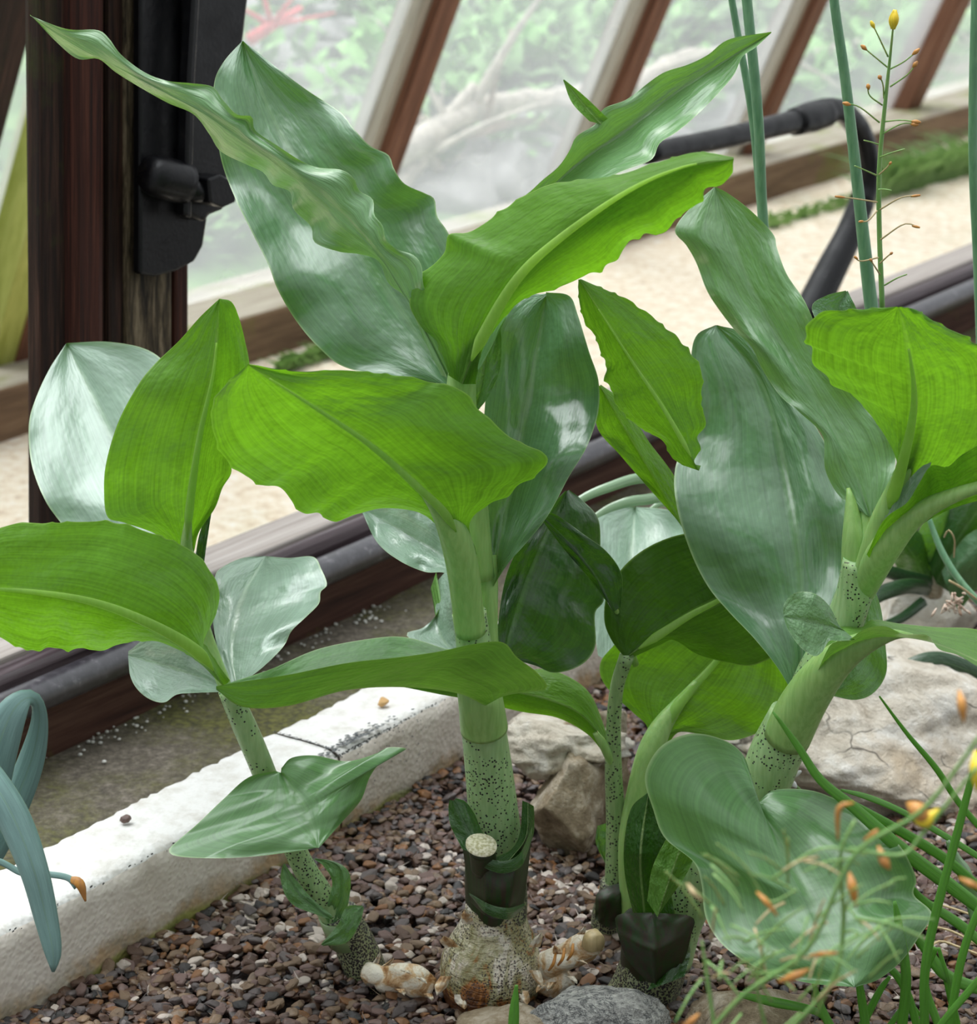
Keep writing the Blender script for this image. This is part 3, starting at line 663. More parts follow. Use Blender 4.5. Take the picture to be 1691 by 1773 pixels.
# dry branches
def branch(pts, r0, mat, label, twigs=()):
    P = np.array([onbank(x, y, lf) for x, y, lf in pts]); S = spline(P, 26); S = S[:, :3]
    t_ = thing('dry_branch', S[0], label, 'branch')
    tube3(S, np.linspace(r0, r0 * 0.5, len(S)), mat, 'bough', t_, seg=10, wob=0.3)
    for (i0, ang, ln) in twigs:
        a = S[i0]; d = np.array([math.cos(ang), 0.1, math.sin(ang)]); T = np.array([a + d * ln * q + ZZ * 0.05 * math.sin(q * 3) * ln for q in np.linspace(0, 1, 10)])
        tube3(T, np.linspace(r0 * 0.5, r0 * 0.15, 10), mat, 'twig', t_, seg=7)
branch([(640, 300, .05), (740, 250, .10), (850, 190, .14), (960, 170, .12), (1090, 150, .05)], 0.024, 'deadwood', 'thick pale dry branch lying just above the others outside', [(6, 1.0, .25), (12, -0.4, .3), (18, 0.9, .2)])
branch([(690, 330, .03), (800, 290, .08), (900, 245, .14), (940, 160, .2)], 0.016, 'deadwood', 'pale dry branch curving up outside behind the plants', [(8, 0.4, .25), (16, 2.2, .2)])
branch([(720, 210, .05), (820, 235, .10), (930, 215, .10), (1080, 230, .04)], 0.014, 'deadbrown', 'thin brown dry branch crossing the pale ones outside', [(10, 1.3, .18), (18, -0.9, .22)])
branch([(1000, 250, .04), (1100, 150, .10), (1200, 95, .10), (1330, 110, .04)], 0.022, 'deadwood', 'pale dry branch arching outside between two glazing bars', [(10, 0.2, .3), (16, -0.8, .2)])
branch([(1120, 230, .03), (1220, 180, .08), (1330, 120, .10), (1500, 70, .06)], 0.016, 'deadwood', 'long dry branch outside reaching to the upper right', [(8, 0.9, .2), (14, -0.6, .25)])
branch([(840, 330, .02), (900, 290, .10), (1000, 300, .08)], 0.012, 'deadwood', 'short dry branch lying low outside', [(6, 1.5, .15)])
branch([(1150, 110, .02), (1260, 150, .10), (1330, 230, .06)], 0.010, 'deadbrown', 'short brown twig sloping down outside on the right', [(12, 0.3, .15)])
P_ = [onbank(430, 70, .15), onbank(470, 45, .18), onbank(520, 15, .2)]
t_ = thing('red_twig', P_[0], 'blurred red twig outside beside the top of the iron bracket', 'twig'); tube3(spline(np.array(P_), 12), np.linspace(.012, .006, 12), 'redtwig', 'bough', t_, seg=8)
for a in (0.2, 0.9, 1.8, 2.6):
    q = P_[1]; tube3(np.array([q + np.array([math.cos(a), 0, math.sin(a)]) * .12 * s_ for s_ in np.linspace(0, 1, 6)]), np.linspace(.006, .002, 6), 'redtwig', 'twig', t_, seg=6)
# meadow leaves outside: nobody could count them
def leafstuff(name, label, spots, size, mat, n_):
    V = []; Fc = []
    for _ in range(n_):
        P = spots(); a = random.random() * 6.28; e = random.uniform(0.1, 1.2); s_ = size * random.uniform(0.6, 1.4)
        d = np.array([math.cos(a) * math.cos(e), math.sin(a) * math.cos(e), math.sin(e)]); sd = np.cross(d, ZZ); sd /= np.linalg.norm(sd); k0 = len(V)
        nn = np.cross(sd, d)
        V += [P, P + d * s_ * .5 + sd * s_ * .22 - nn * s_ * .04, P + d * s_ * .5 + nn * s_ * .04, P + d * s_ * .5 - sd * s_ * .22 - nn * s_ * .04, P + d * s_ - ZZ * s_ * .15]
        Fc += [(k0, k0 + 1, k0 + 2), (k0, k0 + 2, k0 + 3), (k0 + 1, k0 + 4, k0 + 2), (k0 + 2, k0 + 4, k0 + 3)]
    return tag(obj(name, V, Fc, MAT(mat)), label, 'leaves', kind='stuff')
def sp1():
    while True:
        x = random.uniform(330, 1691); y = random.uniform(-40, 300)
        br = 250 - (x - 640) * 0.28
        if x > 640 and y > br - 40 and random.random() > 0.12: continue
        if x < 640 and y < 330 and random.random() > 0.10: continue
        return onbank(x, y, random.uniform(0, .08))
leafstuff('meadow_foliage', 'mass of small green leaves on the bank outside the glass', sp1, 0.075, 'outleaf', 5200)
def sp2(): return onbank(random.uniform(-20, 520), random.uniform(330, 520), random.uniform(0, .05))
leafstuff('low_foliage', 'low green leaves outside the glass right of the dark post', sp2, 0.06, 'outleaf', 1500)
def tuft(x0, x1, yb, n_, h, name, label):
    V = []; Fc = []; uvs = []
    for _ in range(n_):
        x = random.uniform(x0, x1); P = onz(x, yb - (x - x0) * 0.28 + random.uniform(-8, 8), -0.098); a = random.uniform(-1.2, 1.2); k0 = len(V)
        hh_ = h * random.uniform(.5, 1.2); wd = 0.007
        for q in range(6):
            t = q / 5; c = P + np.array([math.sin(a) * hh_ * t * t, -0.02 * t, hh_ * (t - 0.35 * t * t)]); V += [c - np.array([wd * (1 - t * .9), 0, 0]), c + np.array([wd * (1 - t * .9), 0.002, 0])]
        Fc += [(k0 + 2 * q, k0 + 2 * q + 1, k0 + 2 * q + 3, k0 + 2 * q + 2) for q in range(5)]
        uvs += [(i % 2, i // 2 / 5) for i in range(12)]
    return tag(obj(name, V, Fc, M['tuft'], uv=uvs), label, 'grass', kind='stuff')
tuft(1500, 1720, 345, 420, 0.10, 'grass_tuft', 'grass growing along the foot of the far beam, right')
tuft(1240, 1500, 415, 120, 0.03, 'short_grass', 'short grass at the path edge behind the black bracket')
tuft(480, 640, 640, 160, 0.03, 'sparse_grass', 'sparse grass at the path edge behind the tall leaves')

# ---------------------------------------------------------------- dark post with its iron bracket
def wpx(x, y, w_): return onw(x, y, w_)
def vpanel(parent, name, x0, x1, w_, thick, mat, ytop=-420, ybot=925, bevel=0.003, label=None, z0=0.1035, round_=False):
    a = onw(x0, 500, w_); b = onw(x1, 500, w_); hw_ = abs(np.dot(b - a, U)) / 2
    q0 = onw((x0 + x1) / 2, 900, w_); q1 = onw((x0 + x1) / 2, ytop, w_)
    A = q0 + (q1 - q0) * ((z0 - q0[2]) / (q1[2] - q0[2])) + N * thick / 2; B = q1 + N * thick / 2
    return beam(name, A, B, U, hw_, thick / 2, mat, parent, bevel=bevel, label=label, smooth=False)
post = thing('wooden_post', WP(0.36, 0.25, 0.1025), 'dark brown moulded wooden post standing on the sill at left', 'post')
post['kind'] = 'structure'; 
del post['category']
vpanel(post, 'post_core', 88, 318, 0.2465, 0.022, 'post')
vpanel(post, 'flat_board', 70, 124, 0.236, 0.013, 'post', bevel=0.002)
vpanel(post, 'red_moulding', 124, 186, 0.229, 0.022, 'postred', bevel=0.008, label='reddish rounded moulding')
vpanel(post, 'groove_strip', 188, 218, 0.242, 0.008, 'post')
vpanel(post, 'worn_strip', 220, 300, 0.238, 0.010, 'postpale', label='worn pale strip with bare wood')
vpanel(post, 'edge_strip', 302, 328, 0.243, 0.012, 'postred', label='narrow reddish edge strip')
# iron bracket
iw = 0.226
br_ = thing('iron_bracket', onw(300, 470, iw), 'black iron bracket bolted to the dark wooden post', 'bracket')
def extr(name, poly, w0, w1, mat, parent, bevel=0.002):
    a = [onw(x, y, (w0 + w1) / 2) for x, y in poly]; n_ = len(a); dw = N * (w1 - w0) / 2
    V = [q - dw for q in a] + [q + dw for q in a]
    Fc = [tuple(range(n_)), tuple(range(2 * n_ - 1, n_ - 1, -1))] + [(i, i + n_, (i + 1) % n_ + n_, (i + 1) % n_) for i in range(n_)]
    o = obj(name, V, Fc, MAT(mat), parent, smooth=False, bevel=bevel); return o
extr('back_plate', [(236, -420), (236, 474), (262, 478), (300, 468), (330, 452), (345, 425), (352, 380), (352, -420)], 0.226, 0.234, 'iron', br_)
extr('side_flange', [(325, -420), (318, 372), (345, 384), (352, 372), (378, 362), (386, 300), (402, 150), (424, -40), (466, -420)], 0.214, 0.226, 'iron', br_, 0.003)
extr('raised_rib', [(350, -420), (318, 130), (312, 372), (324, 378), (330, 130), (362, -420)], 0.206, 0.216, 'iron', br_, 0.002)
c0 = onw(252, 300, 0.218); c1 = onw(320, 318, 0.212)
tube3(np.linspace(c0, c1, 8), [0.010, 0.0135, 0.0145, 0.0148, 0.0148, 0.0148, 0.0148, 0.0148], 'iron', 'boss', br_, seg=24)
extr('bolt_nut', [(346, 308), (368, 300), (393, 314), (394, 348), (372, 358), (350, 350)], 0.196, 0.212, 'iron', br_, 0.0015)
tube3(np.linspace(onw(325, 330, 0.21), onw(372, 332, 0.205), 4), [0.008] * 4, 'iron', 'bolt_shank', br_, seg=16)
# black half-round pipe along the sill
rp = 0.0115
Pp = np.array([WP(u_, 0.1935, 0.0835) for u_ in np.linspace(-0.3, 2.9, 40)])
o = tube3(Pp, [rp] * 40, 'pipe', 'pipe', None, seg=28); tag(o, 'long dusty black pipe running along the wooden sill', 'pipe')
# bent black window stay on the right
st_ = thing('black_iron_stay', onw(1392, 545, 0.24), 'bent black iron stay rising from the sill at right', 'iron stay')
def wt(pts, mat, name, parent, n=24, **k):
    S = spline([(x, y, r_) for x, y, r_ in pts], n); P = [onw(x, y, 0.24) for x, y, _ in S]; return tube3(P, [S[i][2] * depth(P[i]) / F for i in range(n)], mat, name, parent, seg=20, **k)
wt([(1120, 266, 19), (1250, 240, 19), (1385, 208, 20)], 'iron', 'upper_rod', st_)
wt([(1375, 211, 24), (1400, 204, 27), (1428, 196, 26)], 'iron', 'collar', st_, 10)
wt([(1425, 192, 22), (1455, 192, 20), (1485, 222, 20), (1500, 268, 21), (1500, 320, 21), (1490, 352, 21)], 'iron', 'elbow', st_)
wt([(1492, 350, 22), (1470, 405, 24), (1437, 470, 27), (1394, 556, 29)], 'iron', 'lower_rod', st_)

# ================================================================ ROCKS
rock('limestone_rock', (0.068, 1.500, -0.01), (0.038, 0.034, 0.052), 'limedark', 11, 'tan limestone rock behind the thin spotted stem, under the pale slab', 'rock', rot=0.3, sink=0.0, cuts=18, rough=0.14)
P = at(985, 1395, 1.475)
rock('limestone_rock', (P[0] + 0.002, 1.462, -0.012), (0.032, 0.030, 0.040), 'limedark', 23, 'blocky tan limestone rock in front of the craggy one, beside the bulb', 'rock', rot=0.5, sink=0.0, rough=0.08, cuts=16)
P = at(975, 1330, 1.490)
rock('limestone_rock', (P[0], 1.494, P[2] - 0.002), (0.044, 0.032, 0.021), 'limestone', 31, 'pale craggy limestone slab lying on top of the tan rocks', 'rock', rot=-0.1, sink=0.0, rough=0.16, cuts=10)
rock('boulder', (0.235, 1.60, -0.03), (0.155, 0.130, 0.062), 'limestone', 47, 'large flat cream limestone boulder behind the right-hand plants', 'boulder', rot=-0.35, tilt=0.10, sink=0.0, rough=0.085, cuts=16, sub=6, depth_=(0.6, 0.92))
P = onz(955, 1760)
rock('flat_stone', (onz(870, 1775)[0], 1.205, -0.012), (0.040, 0.022, 0.020), 'limedark', 61, 'flat tan stone at the bottom edge below the bulb', 'stone', sink=0, cuts=10)
rock('veined_stone', (onz(1030, 1765)[0], 1.212, -0.012), (0.043, 0.024, 0.028), 'veined', 67, 'grey stone with dark veins at the bottom edge right of the bulb', 'stone', rot=0.2, sink=0, cuts=10)
rock('dark_stone', (onz(1290, 1760)[0], 1.205, -0.012), (0.050, 0.03, 0.030), 'limedark', 71, 'rough brown stone at the bottom edge under the broad drooping leaf', 'stone', rot=0.4, sink=0, cuts=14, rough=0.1)
rock('pale_stone', (onz(1600, 1200)[0], 1.80, -0.02), (0.05, 0.04, 0.045), 'limestone', 83, 'pale stone at the foot of the far bulb plant at right', 'stone', sink=0)
rock('pale_stone', (onz(1560, 1130)[0], 1.90, -0.02), (0.05, 0.04, 0.06), 'limestone', 87, 'pale stone half hidden behind the spotted fork at right', 'stone', sink=0)
o = rock('pebble', at(217, 1424, onz(217, 1424, 0.061)[1]) - ZZ * 0.0005, (0.0040, 0.0034, 0.0030), pmats[5], 91, 'small mauve grey pebble lying on the near white kerb', 'pebble', sink=0, sub=3)
o = rock('pebble', at(663, 1222, onz(663, 1222, 0.061)[1]) - ZZ * 0.0005, (0.0044, 0.0040, 0.0036), flat('amber_pebble', (0.62, 0.38, 0.16)), 93, 'small amber pebble lying on the far white kerb', 'pebble', sink=0, sub=3)

# ================================================================ PLANT A: the big central bulb plant
g1 = onz(850, 1732)
pa = thing('bulb_plant', (g1[0], 1.262, 0), 'tallest bulb plant in the middle, thick speckled stem out of a papery bulb', 'plant')
def lathe(name, ctr, prof, mat, parent, seg=56, wob=0.05, squash=1.0, label=None):
    """prof: (y px, radius px) at horizontal centre list ctr (x px) and distance"""
    V = []
    for (x, y, Yd, r_) in prof:
        c = at(x, y, Yd); R_ = r_ * depth(c) / F
        for j in range(seg):
            th = 2 * math.pi * j / seg; k = 1 + wob * noise.noise(Vector((math.cos(th) * 2, math.sin(th) * 2, c[2] * 60)))
            V.append(c + np.array([math.cos(th) * R_ * k, math.sin(th) * R_ * k * squash, 0]))
    n_ = len(prof); Fc = grid_faces(n_, seg, True) + [tuple(range(seg))[::-1], tuple((n_ - 1) * seg + j for j in range(seg))]
    return obj(name, V, Fc, MAT(mat), parent, label=label)
S = spline([(848, 1745, 1.262, 60), (848, 1728, 1.262, 78), (850, 1700, 1.262, 87), (850, 1665, 1.262, 87), (851, 1635, 1.262, 77), (853, 1608, 1.262, 63), (856, 1580, 1.262, 55), (858, 1560, 1.262, 52)], 34)
S = np.array([(q[0], q[1], q[2], q[3]) for q in S]); lathe('bulb', None, [tuple(q) for q in S], 'bulb', pa)
# loose papery scales curling off the bulb
for (x, y, dx, dy, sx) in [(772, 1690, -16, 34, 10), (800, 1722, 4, 26, 14), (925, 1680, 14, 30, 10), (900, 1715, 12, 26, 14), (782, 1640, -14, -20, 12), (925, 1640, 12, -26, 10), (850, 1732, -6, 20, 16), (812, 1600, -8, -26, 9)]:
    leaf(pa, [(x, y), (x + dx * .5, y + dy * .5), (x + dx, y + dy)], [(x - sx, y), (x - sx + dx * .6, y + dy * .5), (x + dx, y + dy)], [(x + sx, y), (x + sx * .8 + dx * .5, y + dy * .6), (x + dx, y + dy)],
         [1.238, 1.234, 1.232], 'rhizome', (0.004, 0.004), True, name='papery_scale', nt=14, ns=4, wob=0.002)
S = spline([(855, 1640, 1.260, 60), (857, 1605, 1.261, 54), (862, 1570, 1.262, 51), (862, 1520, 1.262, 50)], 20); lathe('neck', None, [tuple(q) for q in S], 'speckle', pa, wob=0.03, label='densely speckled neck above the bulb')
# dark sheath hugging the stem, open at the top
def collar(parent, name, prof, mat, cut=0.35, seg=48, label=None):
    V = []; n_ = len(prof)
    for i, (x, y, Yd, r_) in enumerate(prof):
        for j in range(seg):
            th = 2 * math.pi * j / seg; q = i / (n_ - 1)
            dy = -cut * (1 + math.sin(th * 1 + 0.6)) * 40 * max(0, q - 0.4)
            c = at(x, y, Yd); R_ = r_ * depth(c) / F * (1 + 0.05 * math.sin(3 * th + i * .4))
            V.append(c + np.array([math.cos(th) * R_, math.sin(th) * R_, -dy * depth(c) / F * -1.0 if False else -dy * depth(c) / F]))
    o = obj(name, V, grid_faces(n_, seg, True), MAT(mat), parent, label=label)
    so = o.modifiers.new('thickness', 'SOLIDIFY'); so.thickness = 0.001; return o
collar(pa, 'sheath', [(858, 1598, 1.262, 50), (857, 1570, 1.262, 52), (856, 1540, 1.262, 53), (856, 1515, 1.262, 54), (858, 1490, 1.262, 56)], 'darksheath', 0.3, label='dark green sheath around the stem foot')
leaf(pa, [(845, 1490), (812, 1440), (785, 1386)], [(800, 1470), (780, 1430), (776, 1400), (778, 1385)], [(870, 1500), (835, 1440), (822, 1410), (806, 1388), (790, 1382)], [1.222, 1.232, 1.238], 'sheathleaf', (0.006, 0.01), True, name='sheath_flap', nt=24, wob=0.002)
leaf(pa, [(880, 1492), (910, 1450), (914, 1390)], [(850, 1488), (885, 1470), (900, 1440), (904, 1386)], [(905, 1490), (922, 1450), (925, 1420), (924, 1396)], [1.218, 1.236, 1.250], 'sheathleaf', (0.004, 0.02), False, name='sheath_flap', nt=24, wob=0.002)
leaf(pa, [(806, 1505), (850, 1540), (890, 1535), (915, 1500)], [(798, 1450), (828, 1482), (868, 1496), (900, 1484), (921, 1440)], [(812, 1560), (845, 1588), (880, 1590), (906, 1570)], [1.238, 1.214, 1.213, 1.236], 'darksheath', (0.004, 0.002), True, name='sheath_fold', nt=36, wob=0.002, groove=0)
leaf(pa, [(798, 1452), (828, 1487), (868, 1502), (900, 1490), (921, 1444)], [(797, 1444), (830, 1478), (868, 1491), (899, 1478), (922, 1430)], [(799, 1458), (826, 1494), (866, 1512), (902, 1500), (921, 1452)], [1.236, 1.212, 1.209, 1.215, 1.236], 'sheathleaf', (0.001, 0.001), True, name='sheath_rim', nt=36, ns=4, wob=0.001, groove=0)
leaf(pa, [(812, 1548), (845, 1574), (880, 1580), (908, 1568)], [(812, 1546), (848, 1566), (880, 1572), (908, 1564)], [(813, 1550), (842, 1582), (880, 1592), (906, 1574)], [1.232, 1.210, 1.208, 1.228], 'sheathleaf', (0.001, 0.001), True, name='sheath_rim', nt=36, ns=4, wob=0.001, groove=0)
tube([(838, 1502, 1.226, 23), (836, 1482, 1.218, 23), (834, 1466, 1.212, 24)], 'darksheath', 'cut_stalk', pa, 8, label='stub of a cut leaf stalk')
P = at(833, 1461, 1.211)
V = [P]; V += [P + np.array([math.cos(a) * 0.0086, math.sin(a) * 0.0078, math.sin(a) * 0.0026 - math.cos(a) * 0.0008]) for a in np.linspace(0, 6.2832, 25)[:-1]]
V += [v - np.array([0, 0, 0.0016]) for v in V[1:]]
obj('cut_face', V, [(0, 1 + j, 1 + (j + 1) % 24) for j in range(24)] + [(1 + j, 25 + j, 25 + (j + 1) % 24, 1 + (j + 1) % 24) for j in range(24)], M['cut'], pa, label='pale cut end of the stalk')
# stem
tube([(862, 1560, 1.262, 46), (860, 1480, 1.262, 46), (852, 1390, 1.260, 43), (842, 1300, 1.256, 40), (834, 1240, 1.252, 38)], 'spotstem', 'lower_stem', pa, seg=32, label='pale green stem sprinkled with black specks')
tube([(838, 1262, 1.249, 41.5), (832, 1215, 1.244, 39), (826, 1180, 1.245, 36), (822, 1120, 1.248, 31)], 'petiole', 'stem_collar', pa, seg=28)
tube([(832, 1215, 1.256, 36), (824, 1150, 1.252, 34), (818, 1100, 1.250, 30), (812, 1060, 1.249, 30)], 'spotstem', 'middle_stem', pa, seg=28)
tube([(814, 1095, 1.245, 27), (808, 1040, 1.241, 27), (800, 980, 1.235, 28), (785, 925, 1.227, 26), (760, 885, 1.216, 15), (735, 855, 1.205, 7), (715, 838, 1.20, 2)], 'petiole', 'petiole', pa, seg=24)
tube([(845, 1180, 1.262, 22), (842, 1090, 1.264, 20), (842, 1010, 1.266, 20), (846, 960, 1.270, 14)], 'petiole', 'petiole', pa, seg=20)
tube([(832, 1000, 1.262, 24), (815, 850, 1.258, 27), (800, 720, 1.252, 26), (800, 650, 1.246, 25), (814, 600, 1.236, 17), (836, 555, 1.226, 8), (850, 530, 1.222, 2)], 'petiole', 'petiole', pa, seg=22)
# A: low boat-shaped leaf reaching left
leaf(pa, [(840, 1222), (790, 1200), (700, 1190), (600, 1195), (500, 1222), (420, 1224), (374, 1194)],
     [(880, 1200), (945, 1193), (930, 1165), (895, 1138), (870, 1112), (820, 1115), (760, 1128), (690, 1138), (600, 1148), (500, 1168), (420, 1180), (374, 1188)],
     [(800, 1190), (795, 1135), (760, 1120), (700, 1103), (640, 1106), (550, 1124), (470, 1158), (410, 1178), (374, 1190)],
     [1.232, 1.205, 1.185, 1.165, 1.150, 1.145, 1.145], 'midtone', ([0, -.03, -.02, -.02, -.015, -.008, 0], [0.01, .05, .06, .06, .05, .02, 0]), False, nt=96, name='leaf', label='low boat-shaped leaf reaching left', wob=0.003, groove=0.0, pw=1.0)
# B: broad bright leaf in the middle
leaf(pa, [(806, 950), (770, 890), (730, 850), (640, 770), (520, 690), (430, 632)],
     [(780, 935), (750, 905), (720, 886), (665, 880), (620, 890), (575, 905), (550, 890), (520, 890), (490, 852), (468, 842), (450, 843), (415, 822), (385, 795), (366, 750), (366, 700), (385, 668), (430, 630)],
     [(826, 960), (815, 905), (850, 872), (885, 858), (905, 838), (935, 822), (950, 790), (890, 758), (835, 712), (800, 672), (760, 662), (690, 648), (600, 640), (510, 641), (430, 630)],
     [1.228, 1.208, 1.19, 1.165, 1.14, 1.12], 'litleaf', ([0, .02, .045, .05, .03, 0], [0.005, .02, .03, .04, .02, 0]), False, nt=150, teeth=6, ns=12, rib=0.92, ribr=(9, 1.5), label='broad bright leaf seen from below', wob=0.010)
# C
leaf(pa, [(800, 665), (832, 590), (890, 490), (960, 420), (1080, 335), (1180, 290), (1270, 275)],
     [(776, 650), (750, 590), (722, 560), (704, 520), (718, 480), (745, 455), (770, 430), (772, 404), (800, 402), (830, 385), (870, 360), (930, 325), (1000, 310), (1070, 300), (1150, 275), (1210, 261), (1270, 272)],
     [(824, 665), (835, 610), (862, 565), (905, 522), (960, 503), (1000, 484), (1030, 478), (1060, 462), (1085, 430), (1120, 410), (1150, 404), (1175, 378), (1215, 355), (1225, 328), (1255, 320), (1268, 300), (1270, 277)],
     [1.238, 1.222, 1.20, 1.18, 1.155, 1.14, 1.125], 'litleaf', ([0, .035, .05, .05, .03, 0], [0, .03, .045, .045, .02, 0]), False, nt=150, teeth=8, rib=0.9, ribr=(12, 1.5), label='wide bright leaf reaching up to the right', wob=0.009)
# D
leaf(pa, [(778, 655), (745, 590), (700, 510), (650, 435), (560, 345), (470, 275), (370, 205), (270, 150), (150, 88), (52, 27)],
     [(764, 650), (735, 590), (712, 535), (700, 512), (672, 490), (655, 452), (622, 440), (588, 436), (545, 420), (538, 392), (508, 362), (502, 332), (472, 320), (455, 298), (425, 284), (382, 262), (362, 232), (335, 198), (290, 178), (240, 150), (200, 125), (170, 102), (135, 102), (100, 75), (52, 25)],
     [(792, 655), (770, 560), (735, 500), (730, 462), (716, 442), (688, 432), (668, 415), (662, 390), (648, 372), (645, 345), (622, 330), (612, 308), (590, 294), (550, 290), (520, 278), (480, 252), (442, 226), (436, 202), (410, 198), (385, 172), (368, 150), (330, 144), (290, 140), (250, 125), (210, 95), (188, 66), (168, 52), (115, 50), (52, 27)],
     [1.246, 1.250, 1.256, 1.264, 1.274, 1.285, 1.297, 1.31, 1.32, 1.33], 'soft', (.022, -.004), True, ruffle=0.005, nruf=9, nt=150, ns=9, label='long wavy leaf reaching to the upper left', wob=0.008)
# E
leaf(pa, [(780, 665), (710, 560), (640, 460), (560, 350), (480, 220), (420, 72)],
     [(760, 668), (700, 655), (600, 637), (550, 600), (510, 552), (480, 500), (465, 460), (440, 410), (410, 350), (385, 285), (374, 220), (370, 150), (385, 110), (420, 70)],
     [(800, 665), (800, 560), (795, 450), (775, 402), (757, 375), (752, 345), (736, 335), (700, 318), (682, 292), (672, 268), (640, 252), (610, 220), (590, 195), (530, 155), (470, 110), (420, 70)],
     [1.268, 1.288, 1.312, 1.338, 1.362, 1.385], 'glossy', (-.012, -.012), True, ruffle=0.003, nruf=6, nt=110, label='upright broad leaf with pointed tip', wob=0.016)
# F
leaf(pa, [(815, 640), (880, 420), (980, 300), (1090, 220), (1200, 140), (1335, 56)],
     [(800, 640), (860, 400), (925, 325), (965, 290), (985, 262), (998, 236), (1030, 215), (1045, 188), (1085, 172), (1120, 145), (1150, 125), (1190, 112), (1225, 95), (1262, 68), (1335, 55)],
     [(830, 640), (930, 450), (1000, 350), (1060, 305), (1088, 292), (1128, 276), (1142, 248), (1172, 228), (1205, 200), (1240, 165), (1270, 130), (1285, 98), (1308, 82), (1335, 57)],
     [1.255, 1.272, 1.29, 1.31, 1.33, 1.35], 'soft', (-.01, -.028), True, ruffle=0.004, nruf=8, nt=110, label='wavy leaf reaching to the upper right', wob=0.008)
leaf(pa, [(1040, 215), (1005, 175), (975, 138)], [(1020, 210), (990, 178), (975, 140)], [(1052, 205), (1010, 165), (977, 138)], [1.30, 1.305, 1.31], 'midtone', (-.004, -.004), False, nt=20, ns=4, name='curled_leaf_tip', wob=0.002)
# G
leaf(pa, [(850, 1025), (868, 920), (895, 790), (920, 660), (945, 515)],
     [(842, 1025), (838, 960), (836, 900), (836, 800), (838, 720), (846, 640), (858, 560), (900, 515), (945, 508)],
     [(856, 1012), (880, 975), (915, 935), (950, 890), (985, 825), (1015, 775), (1035, 715), (1036, 660), (1020, 610), (1000, 545), (985, 512), (945, 506)],
     [1.268, 1.275, 1.29, 1.305, 1.32], 'glossy', (-.012, -.03), True, nt=100, label='broad glossy leaf behind the fork', wob=0.018)
leaf(pa, [(815, 740), (835, 660), (850, 560)], [(800, 740), (800, 640), (830, 540)], [(818, 718), (842, 692), (864, 645), (868, 590), (862, 540)], [1.258, 1.262, 1.266], 'midtone', (0, -.008), True, nt=30, ns=6, label='small narrow leaf beside the petiole', wob=0.004)
# H, K, I
leaf(pa, [(815, 1000), (740, 945), (628, 880)], [(800, 1010), (770, 992), (735, 990), (690, 970), (652, 938), (626, 885)], [(820, 960), (760, 880), (690, 850), (626, 872)], [1.27, 1.31, 1.36], 'palesheen', (-.02, 0), True, nt=40, label='pale glossy leaf end behind the bright one', wob=0.014)
leaf(pa, [(815, 1150), (765, 1105), (745, 1020)], [(800, 1150), (705, 1102), (735, 1085), (762, 1050), (755, 990)], [(830, 1120), (805, 1060), (775, 985)], [1.28, 1.33, 1.38], 'palesheen', (0, -.01), True, nt=36, label='pale leaf left behind the stem', wob=0.012)
leaf(pa, [(872, 1150), (885, 1085), (925, 970), (982, 850)], [(862, 1150), (862, 1080), (880, 985), (925, 905), (978, 850)],
     [(880, 1140), (925, 1152), (960, 1165), (1005, 1152), (1030, 1120), (1030, 1062), (1046, 1035), (1040, 960), (1036, 900), (1010, 868), (985, 848)],
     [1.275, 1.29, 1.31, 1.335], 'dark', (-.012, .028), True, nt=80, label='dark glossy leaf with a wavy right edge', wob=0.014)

# ================================================================ PLANT B: thin-stemmed offset
g2 = (at(1050, 1620, 1.335)[0], 1.335, 0)
pb = thing('bulb_plant', g2, 'thin spotted-stemmed plant between the central plant and the big right one', 'plant')
tube([(1048, 1640, 1.335, 22), (1050, 1590, 1.335, 27), (1058, 1560, 1.335, 26), (1062, 1525, 1.335, 22)], 'speckle', 'neck', pb, 14, seg=20, wob=0.1)
leaf(pb, [(1040, 1600), (1060, 1560), (1088, 1525)], [(1030, 1590), (1032, 1550), (1050, 1535)], [(1060, 1610), (1085, 1590), (1095, 1520)], [1.32, 1.318, 1.325], 'darksheath', (.004, .008), True, name='sheath', nt=16, ns=5)
leaf(pb, [(1055, 1500), (1040, 1470), (1034, 1430)], [(1050, 1500), (1032, 1462), (1032, 1440)], [(1058, 1490), (1052, 1440), (1050, 1425)], [1.34, 1.34, 1.342], 'midtone', (0, 0), True, name='sheath_tip', nt=16, ns=4)
tube([(1063, 1545, 1.333, 17), (1066, 1430, 1.333, 17), (1062, 1340, 1.330, 15), (1062, 1260, 1.326, 13), (1068, 1190, 1.320, 12), (1085, 1135, 1.314, 13)], 'spotthin', 'stem', pb, 40, seg=18)
leaf(pb, [(1088, 1135), (1140, 1100), (1195, 1065), (1260, 1030), (1360, 960)],
     [(1078, 1135), (1058, 1108), (1046, 1075), (1050, 1030), (1072, 990), (1105, 958), (1145, 936), (1190, 923), (1260, 915), (1360, 955)],
     [(1096, 1138), (1140, 1118), (1168, 1108), (1205, 1132), (1250, 1145), (1310, 1150), (1370, 1100), (1365, 965)],
     [1.312, 1.315, 1.32, 1.33, 1.35], 'dark', (.006, .03), False, nt=80, rib=0.7, ribr=(9, 3), label='round dark leaf facing down', wob=0.008, groove=0.001)
